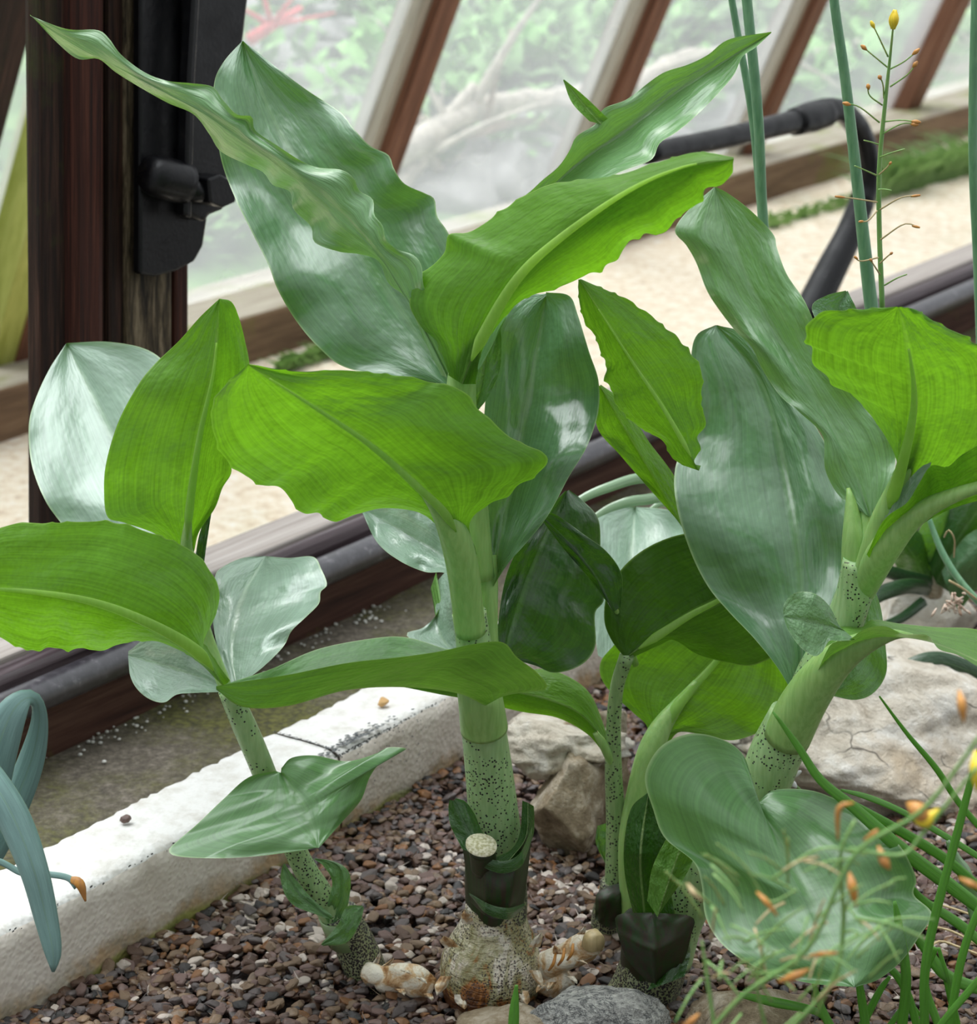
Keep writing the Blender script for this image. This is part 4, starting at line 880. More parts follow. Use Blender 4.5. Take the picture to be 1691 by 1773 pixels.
leaf(pb, [(1050, 1300), (1030, 1262), (985, 1225), (900, 1200), (800, 1192), (700, 1188)],
     [(1060, 1300), (1045, 1255), (1022, 1202), (985, 1172), (940, 1158), (900, 1165), (830, 1180), (700, 1186)],
     [(1042, 1300), (1015, 1270), (965, 1243), (900, 1232), (830, 1215), (760, 1202), (700, 1190)],
     [1.325, 1.325, 1.325, 1.325, 1.325, 1.325], 'litleaf', (.02, .01), False, nt=70, label='yellow-green leaf passing behind the thick stem', wob=0.005)
tube([(1062, 1325, 1.328, 9), (1048, 1295, 1.325, 9), (1030, 1268, 1.324, 5)], 'petiole', 'petiole', pb, 12)
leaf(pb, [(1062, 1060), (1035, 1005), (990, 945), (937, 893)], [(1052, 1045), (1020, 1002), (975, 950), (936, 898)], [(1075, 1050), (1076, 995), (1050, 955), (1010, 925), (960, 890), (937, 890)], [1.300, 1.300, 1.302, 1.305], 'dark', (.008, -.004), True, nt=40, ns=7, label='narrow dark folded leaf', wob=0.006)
tube([(1100, 1150, 1.345, 6), (1072, 1068, 1.318, 5), (1058, 1045, 1.306, 1.5)], 'petiole', 'petiole', pb, 12)
# second stem in the middle
g3 = (at(1100, 1560, 1.325)[0], 1.325, 0)
pc = thing('bulb_plant', g3, 'pale-stemmed plant behind the dark sheath, wide yellow-green leaf above the boulder', 'plant')
tube([(1098, 1590, 1.325, 24), (1092, 1460, 1.325, 22), (1104, 1370, 1.328, 19), (1126, 1300, 1.334, 22), (1150, 1250, 1.340, 17), (1185, 1205, 1.348, 9), (1205, 1180, 1.352, 5)], 'petiole', 'petiole', pc, 40, seg=22)
leaf(pc, [(1138, 1290), (1160, 1240), (1200, 1190), (1240, 1145), (1300, 1070)],
     [(1118, 1290), (1120, 1258), (1098, 1236), (1085, 1224), (1058, 1200), (1040, 1172), (1040, 1145), (1060, 1120), (1100, 1080), (1200, 1030), (1300, 1060)],
     [(1156, 1290), (1175, 1268), (1215, 1272), (1265, 1282), (1310, 1270), (1350, 1250), (1368, 1205), (1366, 1150), (1350, 1090), (1300, 1065)],
     [1.335, 1.345, 1.355, 1.365, 1.38], 'litleaf', (.004, .004), False, nt=80, rib=0.85, ribr=(12, 3), label='wide yellow-green leaf seen from below', wob=0.008)
leaf(pc, [(1060, 1150), (1080, 1040), (1100, 880)], [(1035, 1135), (1028, 1080), (1026, 1000), (1032, 930), (1036, 886), (1100, 877)], [(1075, 1145), (1150, 1080), (1200, 1000), (1198, 940), (1170, 888), (1100, 877)], [1.40, 1.48, 1.58], 'palesheen', (-.008, -.008), True, nt=50, label='pale glossy leaf at the back', wob=0.012)

# ================================================================ PLANT C: big right-hand plant
g4 = (at(1120, 1735, 1.262)[0], 1.262, 0)
pd = thing('bulb_plant', g4, 'big right-hand plant, thick stem leaning right out of dark sheaths', 'plant')
S = spline([(1110, 1750, 1.262, 62), (1112, 1720, 1.262, 64), (1125, 1690, 1.262, 60), (1140, 1640, 1.262, 56)], 14); lathe('neck', None, [tuple(q) for q in S], 'speckle', pd, wob=0.06)
collar(pd, 'sheath', [(1116, 1725, 1.262, 44), (1124, 1690, 1.262, 52), (1132, 1640, 1.262, 58), (1134, 1600, 1.262, 60)], 'darksheath', 0.2, label='dark purple-green sheath')
leaf(pd, [(1135, 1705), (1132, 1650), (1130, 1584)], [(1120, 1700), (1085, 1660), (1068, 1610), (1070, 1584), (1128, 1580)], [(1140, 1700), (1180, 1670), (1196, 1620), (1198, 1588), (1132, 1580)], [1.224, 1.212, 1.222], 'darksheath', (.006, .01), False, name='sheath', nt=30, wob=.003)
leaf(pd, [(1160, 1700), (1180, 1650), (1188, 1625)], [(1120, 1715), (1140, 1680), (1180, 1628)], [(1185, 1690), (1195, 1650), (1190, 1625)], [1.22, 1.226, 1.232], 'sheathleaf', (.004, .006), True, name='sheath_flap', nt=18, ns=5)
leaf(pd, [(1115, 1585), (1108, 1480), (1122, 1374)], [(1098, 1590), (1082, 1520), (1080, 1460), (1092, 1400), (1120, 1373)], [(1170, 1590), (1158, 1520), (1160, 1470), (1150, 1410), (1124, 1373)], [1.228, 1.218, 1.232], 'sheathleaf', (.010, .012), False, name='sheath_leaf', nt=50, label='upright dark green sheath leaf', wob=.003)
leaf(pd, [(1138, 1588), (1160, 1520), (1180, 1460)], [(1120, 1560), (1130, 1500), (1160, 1440)], [(1148, 1572), (1190, 1510), (1215, 1450)], [1.215, 1.214, 1.22], 'midtone', (.004, .006), False, name='sheath_leaf', nt=30, ns=6)
tube([(1142, 1660, 1.262, 56), (1165, 1580, 1.260, 56), (1215, 1500, 1.257, 52), (1312, 1372, 1.248, 46), (1345, 1300, 1.244, 46), (1375, 1240, 1.240, 44)], 'spotstem', 'lower_stem', pd, 44, seg=30, label='pale green stem with black specks')
tube([(1362, 1275, 1.238, 42), (1392, 1215, 1.226, 40), (1432, 1160, 1.212, 34), (1480, 1122, 1.20, 24), (1540, 1100, 1.188, 11), (1580, 1100, 1.184, 3)], 'petiole', 'petiole', pd, 30, seg=24)
tube([(1365, 1270, 1.25, 36), (1410, 1180, 1.248, 38), (1455, 1090, 1.242, 34), (1478, 1030, 1.238, 32), (1492, 970, 1.234, 33)], 'spotstem', 'upper_stem', pd, 30, seg=24)
tube([(1480, 1010, 1.238, 24), (1478, 940, 1.238, 21), (1474, 880, 1.242, 12), (1468, 845, 1.246, 3)], 'petiole', 'petiole', pd, 14, seg=16)
tube([(1500, 960, 1.236, 22), (1499, 900, 1.242, 15), (1490, 840, 1.25, 7), (1478, 800, 1.256, 2)], 'petiole', 'petiole', pd, 14, seg=16)
tube([(1466, 1080, 1.252, 16), (1490, 1020, 1.240, 20), (1506, 975, 1.226, 24), (1530, 900, 1.218, 23), (1562, 820, 1.206, 15), (1582, 740, 1.192, 8), (1585, 690, 1.185, 2)], 'petiole', 'petiole', pd, 20, seg=20)
tube([(1452, 1098, 1.254, 18), (1480, 1048, 1.246, 21), (1504, 998, 1.230, 26), (1532, 950, 1.212, 27), (1580, 895, 1.198, 21), (1640, 862, 1.185, 14), (1720, 835, 1.17, 9)], 'petiole', 'petiole', pd, 24, seg=20)
# N
leaf(pd, [(1382, 1215), (1388, 1100), (1382, 960), (1358, 800), (1318, 660), (1240, 563)],
     [(1375, 1205), (1345, 1155), (1305, 1105), (1262, 1060), (1225, 1015), (1195, 955), (1172, 880), (1168, 815), (1190, 745), (1200, 680), (1196, 620), (1206, 580), (1238, 563)],
     [(1392, 1205), (1425, 1150), (1460, 1090), (1482, 1010), (1485, 930), (1470, 860), (1440, 790), (1400, 720), (1345, 650), (1290, 580), (1242, 563)],
     [1.245, 1.262, 1.285, 1.315, 1.34, 1.36], 'glossy', (-.012, .004), True, nt=110, ns=12, label='very large dark glossy leaf', wob=0.016, groove=0.004)
# R
leaf(pd, [(1505, 895), (1470, 800), (1410, 690), (1345, 580), (1285, 460), (1238, 325)],
     [(1490, 885), (1452, 858), (1428, 812), (1424, 755), (1385, 715), (1350, 685), (1320, 640), (1300, 600), (1272, 572), (1240, 530), (1222, 500), (1205, 455), (1188, 425), (1168, 398), (1195, 360), (1236, 324)],
     [(1515, 890), (1538, 845), (1550, 800), (1542, 748), (1512, 705), (1475, 660), (1430, 610), (1412, 565), (1392, 520), (1362, 475), (1345, 430), (1338, 405), (1300, 365), (1262, 336), (1240, 324)],
     [1.236, 1.252, 1.272, 1.294, 1.315, 1.335], 'soft', (.012, -.012), True, ruffle=0.004, nruf=6, nt=110, label='long leaf reaching to the upper left, wavy edges', wob=0.012)
# S
leaf(pd, [(1530, 905), (1560, 810), (1582, 700), (1572, 600), (1555, 532)],
     [(1512, 900), (1540, 830), (1552, 790), (1530, 752), (1490, 700), (1460, 672), (1440, 668), (1428, 650), (1405, 628), (1402, 600), (1391, 592), (1396, 560), (1420, 540), (1480, 533), (1550, 531)],
     [(1548, 900), (1585, 870), (1640, 830), (1700, 790), (1740, 700), (1735, 620), (1690, 588), (1630, 560), (1590, 536), (1560, 531)],
     [1.215, 1.20, 1.18, 1.155, 1.135], 'litleaf', ([0, .03, .04, .03, .0], [0, .04, .04, .02, 0]), False, nt=150, teeth=8, ns=12, rib=0.82, ribr=(13, 2), label='broad bright leaf at the right edge', wob=0.010)
# T
leaf(pd, [(1515, 980), (1560, 915), (1640, 865), (1770, 812)],
     [(1500, 960), (1530, 900), (1570, 870), (1590, 838), (1612, 806), (1640, 808), (1668, 785), (1720, 760), (1770, 770)],
     [(1530, 985), (1575, 925), (1650, 880), (1770, 850)],
     [1.215, 1.20, 1.185, 1.165], 'litleaf', (-.015, .01), False, ruffle=.002, nt=60, label='leaf running off the right edge', wob=.006)
leaf(pd, [(1530, 950), (1560, 900), (1600, 845)], [(1520, 920), (1550, 860), (1590, 812), (1612, 800)], [(1540, 950), (1575, 890), (1598, 835), (1640, 806)], [1.21, 1.205, 1.20], 'palesheen', (0, 0), True, nt=24, ns=5, name='leaf_margin', label='pale rolled margin of the right-edge leaf')
# P
pl = leaf(pd, [(1385, 1215), (1430, 1150), (1490, 1112), (1560, 1104), (1640, 1122), (1760, 1180)],
     [(1400, 1200), (1432, 1125), (1450, 1110), (1472, 1106), (1495, 1090), (1530, 1084), (1565, 1098), (1605, 1100), (1625, 1124), (1660, 1135), (1700, 1158), (1760, 1180)],
     [(1375, 1200), (1420, 1110), (1452, 1082), (1490, 1086), (1510, 1073), (1560, 1080), (1620, 1086), (1691, 1090), (1760, 1120)],
     [1.222, 1.205, 1.19, 1.175, 1.16, 1.14], 'midtone', ([0, -.02, -.02, -.02, -.01, 0], [0, .03, .045, .05, .05, .03]), False, nt=90, label='low wavy leaf running off the right edge', wob=.003, groove=0, pw=1.0)
leaf(pl, [(1462, 1092), (1415, 1078), (1358, 1068)], [(1452, 1085), (1436, 1050), (1410, 1028), (1378, 1026), (1358, 1044), (1355, 1062)], [(1480, 1108), (1450, 1110), (1435, 1110), (1422, 1130), (1408, 1136), (1385, 1120), (1365, 1092), (1356, 1068)], [1.184, 1.176, 1.178], 'soft', (.006, -.006), True, name='leaf_lobe', nt=40, ns=8, wob=.004)
# U, Q, W
leaf(pd, [(1450, 1190), (1490, 1120), (1505, 1010)], [(1425, 1190), (1440, 1120), (1480, 1000)], [(1440, 1205), (1480, 1212), (1512, 1200), (1534, 1165), (1532, 1110), (1524, 1050), (1508, 1008)], [1.27, 1.28, 1.29], 'midtone', (0, 0), True, nt=40, label='small leaf behind the stem fork', wob=.006)
leaf(pd, [(1305, 1392), (1345, 1450), (1405, 1560), (1478, 1708)],
     [(1292, 1388), (1298, 1345), (1285, 1305), (1250, 1280), (1200, 1270), (1155, 1284), (1128, 1312), (1116, 1350), (1130, 1400), (1150, 1450), (1200, 1492), (1214, 1530), (1222, 1590), (1255, 1640), (1320, 1680), (1400, 1702), (1478, 1709)],
     [(1312, 1390), (1340, 1368), (1400, 1368), (1450, 1385), (1510, 1415), (1558, 1465), (1578, 1500), (1586, 1525), (1582, 1550), (1613, 1582), (1592, 1620), (1560, 1664), (1520, 1696), (1480, 1709)],
     [1.205, 1.18, 1.15, 1.125], 'smoothleaf', ([.0, .015, .02, .02, .01, 0], [.0, .02, .025, .02, .01, 0]), True, nt=110, ns=14, label='broad heart-shaped leaf drooping to the front', wob=.018)
leaf(pd, [(1210, 815), (1150, 710), (1090, 620), (1003, 484)],
     [(1180, 805), (1160, 790), (1140, 760), (1095, 735), (1065, 700), (1060, 680), (1042, 655), (1048, 635), (1035, 610), (1030, 588), (1008, 555), (1000, 520), (1001, 484)],
     [(1213, 806), (1200, 800), (1215, 775), (1208, 755), (1222, 735), (1216, 700), (1218, 650), (1200, 610), (1165, 575), (1120, 540), (1070, 508), (1005, 483)],
     [1.272, 1.272, 1.27, 1.265], 'litleaf', (.012, .012), False, nt=130, teeth=4, rib=0.85, ribr=(5, 1), label='pointed yellow-green leaf with torn edge', wob=.007)
leaf(pd, [(1185, 920), (1110, 790), (1038, 668)], [(1172, 900), (1120, 842), (1075, 790), (1033, 738), (1036, 668)], [(1195, 910), (1170, 830), (1120, 760), (1085, 700), (1040, 666)], [1.33, 1.325, 1.32], 'litleaf', (.0, .015), False, nt=50, label='narrow leaf under the pointed one', wob=.005)
leaf(pd, [(1500, 600), (1450, 545), (1465, 505)], [(1440, 600), (1405, 535), (1430, 512), (1464, 503)], [(1540, 600), (1490, 545), (1478, 525), (1467, 503)], [1.26, 1.27, 1.275], 'glossy', (-.004, -.004), True, nt=24, ns=5, label='small pale leaf tip at the top')

# ================================================================ PLANT D: left-hand offset
g5 = (at(640, 1705, 1.285)[0], 1.285, 0)
pe = thing('bulb_plant', g5, 'slender left-hand plant leaning left, joined to the central bulb', 'plant')
tube([(655, 1725, 1.285, 34), (632, 1675, 1.285, 36), (610, 1625, 1.283, 34), (588, 1580, 1.281, 31)], 'speckle', 'neck', pe, 20, seg=26, wob=0.08)
tube([(585, 1600, 1.281, 23), (555, 1550, 1.279, 23), (520, 1490, 1.276, 20), (485, 1410, 1.272, 20), (450, 1320, 1.267, 21), (420, 1250, 1.262, 21), (395, 1195, 1.256, 18)], 'spotstem', 'stem', pe, 50, seg=24)
tube([(660, 1700, 1.268, 20), (690, 1692, 1.262, 23), (720, 1700, 1.260, 27), (745, 1712, 1.260, 22)], 'rhizome', 'offset_bulb', pe, 20, seg=22, wob=0.25)
tube([(640, 1685, 1.272, 22), (660, 1690, 1.266, 18), (675, 1692, 1.264, 12)], 'rhizome', 'papery_wrap', pe, 10, seg=16, wob=0.3)
leaf(pe, [(570, 1600), (590, 1550), (585, 1500), (545, 1488)], [(560, 1585), (575, 1530), (560, 1500), (541, 1486)], [(595, 1600), (606, 1545), (604, 1510), (580, 1492), (545, 1486)], [1.272, 1.274, 1.278, 1.282], 'midtone', (0, .004), True, name='sheath', nt=30, wob=.003)
leaf(pe, [(575, 1592), (520, 1550), (490, 1500)], [(560, 1588), (505, 1565), (486, 1525), (490, 1495)], [(575, 1585), (540, 1555), (510, 1520), (492, 1494)], [1.255, 1.262, 1.27], 'midtone', (0, .004), True, name='sheath', nt=24, ns=5)
collar(pe, 'sheath', [(598, 1635, 1.282, 31), (590, 1610, 1.282, 32), (582, 1590, 1.281, 32)], 'sheathleaf', 0.15)
leaf(pe, [(556, 1636), (600, 1610), (628, 1570)], [(556, 1634), (585, 1600), (600, 1570), (628, 1568)], [(560, 1638), (600, 1632), (622, 1600), (630, 1572)], [1.25, 1.246, 1.255], 'midtone', (.004, 0), True, name='sheath_flap', nt=24, ns=5)
# LA
leaf(pe, [(388, 1190), (345, 1132), (270, 1085), (170, 1045), (60, 1025), (-90, 1015)],
     [(376, 1178), (340, 1145), (285, 1115), (235, 1112), (200, 1118), (175, 1128), (145, 1124), (115, 1130), (85, 1122), (62, 1130), (30, 1122), (0, 1108), (-90, 1060)],
     [(398, 1178), (358, 1118), (352, 1108), (372, 1070), (380, 1030), (368, 990), (330, 950), (270, 922), (190, 900), (100, 903), (0, 910), (-90, 960)],
     [1.245, 1.225, 1.20, 1.175, 1.15, 1.12], 'litleaf', ([0, .015, .03, .03, .02, 0], [0, .04, .055, .05, .03, 0]), False, nt=140, teeth=4, rib=0.9, ribr=(12, 2), label='broad bright leaf running off the left edge', wob=.010)
# LB
tube([(392, 1195, 1.258, 12), (350, 1080, 1.27, 12), (324, 960, 1.268, 12), (326, 900, 1.258, 6)], 'petiole', 'petiole', pe, 20, seg=14)
leaf(pe, [(322, 965), (328, 880), (345, 760), (370, 640), (380, 518)],
     [(308, 958), (270, 925), (215, 905), (186, 895), (180, 850), (184, 800), (205, 730), (240, 665), (270, 628), (310, 590), (345, 550), (380, 517)],
     [(336, 955), (345, 920), (372, 880), (385, 845), (400, 820), (402, 790), (425, 720), (432, 640), (424, 590), (412, 545), (400, 522), (380, 517)],
     [1.268, 1.255, 1.24, 1.23, 1.225], 'litleaf', ([0, .01, .02, .02, 0], [0, .005, .01, .02, .01]), False, nt=90, rib=0.85, ribr=(9, 1.5), label='upright pointed bright leaf', wob=.009)
# LC
leaf(pe, [(345, 1110), (290, 980), (215, 800), (115, 594)],
     [(320, 1115), (190, 1010), (105, 905), (75, 860), (54, 800), (50, 735), (62, 690), (85, 640), (115, 594)],
     [(360, 1100), (330, 980), (340, 850), (335, 740), (300, 650), (260, 608), (190, 592), (115, 594)],
     [1.275, 1.33, 1.40, 1.47], 'palesheen', (-.012, -.012), True, nt=80, label='round pale glossy leaf against the dark post', wob=.016)
leaf(pe, [(345, 990), (352, 930), (362, 890)], [(335, 985), (345, 925), (360, 890)], [(352, 985), (358, 940), (366, 888)], [1.285, 1.285, 1.285], 'dark', (0, 0), True, nt=16, ns=4, name='leaf_edge')
# LD / LE
leaf(pe, [(410, 1190), (398, 1120), (415, 1040), (460, 963)],
     [(398, 1188), (376, 1120), (368, 1060), (372, 1000), (385, 982), (420, 966), (458, 963)],
     [(422, 1180), (455, 1155), (490, 1120), (505, 1092), (530, 1068), (552, 1045), (555, 1025), (566, 1012), (556, 985), (542, 964), (500, 966), (462, 963)],
     [1.262, 1.30, 1.35, 1.40], 'palesheen', (.004, -.02), True, nt=80, label='pale glossy leaf cut off square at the end', wob=.012)
leaf(pe, [(392, 1190), (310, 1160), (222, 1135)], [(388, 1180), (330, 1110), (265, 1100), (222, 1128)], [(385, 1198), (330, 1200), (305, 1203), (285, 1216), (262, 1212), (240, 1196), (226, 1172), (222, 1140)], [1.262, 1.295, 1.34], 'palesheen', (0, -.012), True, nt=50, label='pale leaf under the broad bright one', wob=.006)
# LG
leaf(pe, [(486, 1338), (515, 1380), (540, 1430), (550, 1468)],
     [(478, 1335), (430, 1346), (385, 1385), (340, 1428), (312, 1452), (292, 1472), (310, 1483), (380, 1486), (450, 1482), (510, 1474), (548, 1468)],
     [(487, 1330), (505, 1312), (545, 1308), (600, 1318), (650, 1305), (672, 1294), (704, 1297), (668, 1312), (642, 1342), (625, 1385), (595, 1420), (570, 1448), (552, 1468)],
     [1.252, 1.240, 1.226, 1.215], 'lobed', ([.0, .012, .006, -.01, -.006, 0], [0, .01, .02, .03, .02, 0]), True, nt=90, ns=14, label='folded leaf hanging over the white kerb', wob=.006, groove=.003)

for (x, y, dx, dy, sx, yy) in [(668, 1672, 14, -14, 7, 1.255), (700, 1680, 12, 8, 8, 1.245), (690, 1712, 10, 12, 9, 1.242), (725, 1692, 14, 12, 8, 1.240), (740, 1720, 8, 14, 8, 1.240), (650, 1668, 8, -20, 6, 1.262)]:
    leaf(pe, [(x, y), (x + dx * .5, y + dy * .5), (x + dx, y + dy)], [(x - sx, y), (x - sx * .6 + dx * .6, y + dy * .5), (x + dx, y + dy)], [(x + sx, y), (x + sx * .8 + dx * .5, y + dy * .6), (x + dx, y + dy)],
         [yy, yy - .003, yy - .004], 'rhizome', (0.003, 0.003), True, name='papery_scale', nt=12, ns=4, wob=0.002)
# papery broken offset on the right of the bulb
t_ = thing('offset_bulb', at(975, 1700, 1.262), 'broken papery offset lying right of the main bulb', 'bulb')
tube([(930, 1690, 1.262, 22), (955, 1668, 1.258, 26), (985, 1655, 1.255, 25), (1010, 1640, 1.252, 24), (1030, 1630, 1.248, 22)], 'rhizome', 'scaly_body', t_, 24, seg=24, wob=0.22)
tube([(930, 1700, 1.26, 22), (960, 1705, 1.255, 24), (985, 1690, 1.255, 20)], 'rhizome', 'root_stub', t_, 14, seg=18, wob=0.4)
tube([(1022, 1626, 1.244, 20), (1030, 1632, 1.240, 19), (1034, 1635, 1.238, 15)], 'straw', 'broken_end', t_, 6, seg=18, wob=0.25)
for (x, y, dx, dy, sx) in [(955, 1700, -8, 16, 9), (985, 1690, 14, 14, 9), (1005, 1618, 8, -16, 7), (965, 1652, -6, -16, 8), (1000, 1662, 18, 8, 8), (938, 1705, -10, 14, 7)]:
    leaf(t_, [(x, y), (x + dx * .5, y + dy * .5), (x + dx, y + dy)], [(x - sx, y), (x - sx * .6 + dx * .6, y + dy * .5), (x + dx, y + dy)], [(x + sx, y), (x + sx * .8 + dx * .5, y + dy * .6), (x + dx, y + dy)],
         [1.236, 1.233, 1.232], 'rhizome', (0.003, 0.003), True, name='papery_scale', nt=12, ns=4, wob=0.002)
for a in range(3):
    tube([(950 + a * 16, 1680 - a * 9, 1.238, 2), (958 + a * 16, 1668 - a * 9, 1.232, 3), (962 + a * 15, 1650 - a * 8, 1.236, 2)], 'orange', 'brown_ring', t_, 8, seg=8)

# ================================================================ GRAVEL
from mathutils.geometry import convex_hull_2d
def hull_template(seed):
    r_ = random.Random(seed); bm = bmesh.new()
    for _ in range(15):
        v = Vector((r_.gauss(0, 1), r_.gauss(0, 1), r_.gauss(0, 1))).normalized() * r_.uniform(0.85, 1.0); bm.verts.new(v)
    res = bmesh.ops.convex_hull(bm, input=bm.verts[:]); bm.verts.ensure_lookup_table()
    loose = [v for v in bm.verts if not v.link_faces]
    if loose: bmesh.ops.delete(bm, geom=loose, context='VERTS')
    bmesh.ops.bevel(bm, geom=bm.edges[:], offset=0.10, segments=1, affect='EDGES')
    bm.verts.index_update(); V = np.array([v.co[:] for v in bm.verts]); Fc = [tuple(v.index for v in f.verts) for f in bm.faces]; bm.free(); return V, Fc
TPL = [hull_template(s_) for s_ in range(10)]
blocks = [(0.0015, 1.262, 0.026), (g4[0], 1.262, 0.016), (g5[0], 1.285, 0.010), (0.235, 1.60, 0.115), (0.06, 1.49, 0.035)]
peb = []
for _ in range(60000):
    if len(peb) >= 13500: break
    x = rng.uniform(-0.34, 0.62); y = rng.uniform(1.12, 2.15)
    wv = np.dot(np.array([x, y, 0]) - P0, N)
    if wv > -0.002: continue
    px, py = proj((x, y, 0))
    if px < -60 or px > 1760 or py > 1830: continue
    if any(math.hypot(x - bx, y - by) < br0 for bx, by, br0 in blocks): continue
    if y > 1.75 and rng.random() < 0.5: continue
    peb.append((x, y, px, py))
tint = rng.choice(len(PEB), size=len(peb), p=PW)
info = []
for i, (x, y, px, py) in enumerate(peb):
    # paler tints picked more often in the strip around the bulb
    d = abs(py - 1600 + (px - 700) * 0.05)
    if d < 120 and rng.random() < 0.20: tint[i] = rng.choice([0, 0, 4, 5])
    s_ = rng.uniform(0.0024, 0.0052) * (1.25 if rng.random() < 0.1 else 1); layer = rng.random()
    info.append((x, y, bedz(x, y) + layer * 0.0045, s_, int(rng.integers(0, 10)), int(tint[i]), rng.uniform(0, 6.28), rng.uniform(-.5, .5), px, py, layer))
cand = [k for k, q in enumerate(info) if 40 < q[8] < 1090 and q[9] < 1768 and q[9] > 1500 and q[10] > 0.55]
cand = [k for k in cand if not (740 < info[k][8] < 960 and info[k][9] < 1770) ]
cand.sort(key=lambda k: -info[k][3] / info[k][1]); single = set(cand[:300])
def xf(V, q):
    x, y, z, s_, ti, c_, a, b_, *_ = q
    sc = np.array([1.35, 1.0, 0.72]) * s_
    Vs = V * sc; ca, sa = math.cos(a), math.sin(a); cb, sb = math.cos(b_), math.sin(b_)
    Vs = Vs @ np.array([[cb, 0, -sb], [0, 1, 0], [sb, 0, cb]]); Vs = Vs @ np.array([[ca, sa, 0], [-sa, ca, 0], [0, 0, 1]])
    return Vs + np.array([x, y, z + 0.001])
AV = []; AF = []; AM = []; k0 = 0
for k, q in enumerate(info):
    if k in single: continue
    V, Fc = TPL[q[4]]; AV.append(xf(V, q)); AF += [tuple(a + k0 for a in f) for f in Fc]; AM += [q[5]] * len(Fc); k0 += len(V)
tag(obj('gravel', np.vstack(AV), AF, None, loc=(0, 1.3, 0), smooth=False, mats=pmats, fmat=AM), 'mixed brown and grey gravel covering the bed', 'gravel', kind='stuff')
names = {0: 'pale whitish', 1: 'dark brown', 2: 'grey', 3: 'orange-brown', 4: 'tan', 5: 'mauve-brown', 6: 'nearly black'}
meshes = {}
for ti, (V, Fc) in enumerate(TPL):
    me = bpy.data.meshes.new('pebble'); me.from_pydata(V.tolist(), [], Fc); me.materials.append(pmats[1]); meshes[ti] = me
for k in sorted(single):
    x, y, z, s_, ti, c_, a, b_, *_ = info[k]
    o = bpy.data.objects.new('pebble', meshes[ti]); COL.objects.link(o); o.location = (x, y, z + 0.002); o.scale = (1.35 * s_, s_, 0.72 * s_); o.rotation_euler = (0, b_, a)
    o.material_slots[0].link = 'OBJECT'; o.material_slots[0].material = pmats[c_]
    px = info[k][8]; where = 'near the white kerb' if px < 330 else 'left of the slender plant' if px < 560 else 'between slender plant and central bulb' if px < 800 else 'right of the central bulb'
    tag(o, 'small %s gravel stone lying %s' % (names[c_], where), 'pebble', '%s gravel stones %s' % (names[c_], where))

# ================================================================ SMALLER PLANTS
# tall green flower stalks
FEET = [(1395, 1110), (1415, 1100), (1470, 1150), (1740, 1150)]
for fi, (pts, lb) in enumerate([([(1352, 620, 1.50, 7), (1322, 395, 1.50, 8), (1302, 200, 1.49, 7), (1262, -30, 1.48, 6), (1215, -380, 1.47, 5)], 'thinner of the two tall green stalks side by side, left one'),
                ([(1350, 620, 1.47, 9), (1322, 400, 1.47, 9), (1312, 200, 1.46, 9), (1290, -30, 1.45, 9), (1262, -380, 1.44, 8)], 'thicker right one of the two tall green stalks side by side'),
                ([(1525, 640, 1.42, 12), (1508, 530, 1.42, 12), (1482, 300, 1.41, 10), (1462, 130, 1.40, 9), (1440, -30, 1.39, 8), (1405, -380, 1.37, 6)], 'tall thick green stalk in front of the bent black iron'),
                ([(1700, 640, 1.42, 9), (1692, 450, 1.42, 8), (1684, 250, 1.41, 8), (1690, -30, 1.40, 8), (1705, -380, 1.39, 6)], 'tall green stalk at the very right edge')]):
    # each stalk rises from the bed behind the leaves
    x0, y0, Yd, r_ = pts[0]; top = at(x0, y0, Yd); foot = onz(*FEET[fi])
    S = spline(pts, 30); P = [foot * (1 - q) + top * q for q in np.linspace(0, 1, 8)[:-1]] + [at(*q[:3]) for q in S]
    R_ = [r_ * depth(top) / F] * 7 + [q[3] * depth(at(*q[:3])) / F for q in S]
    t_ = thing('flower_stalk', foot, lb, 'stalk'); tube3(P, R_, 'scape', 'stalk', t_, seg=14)
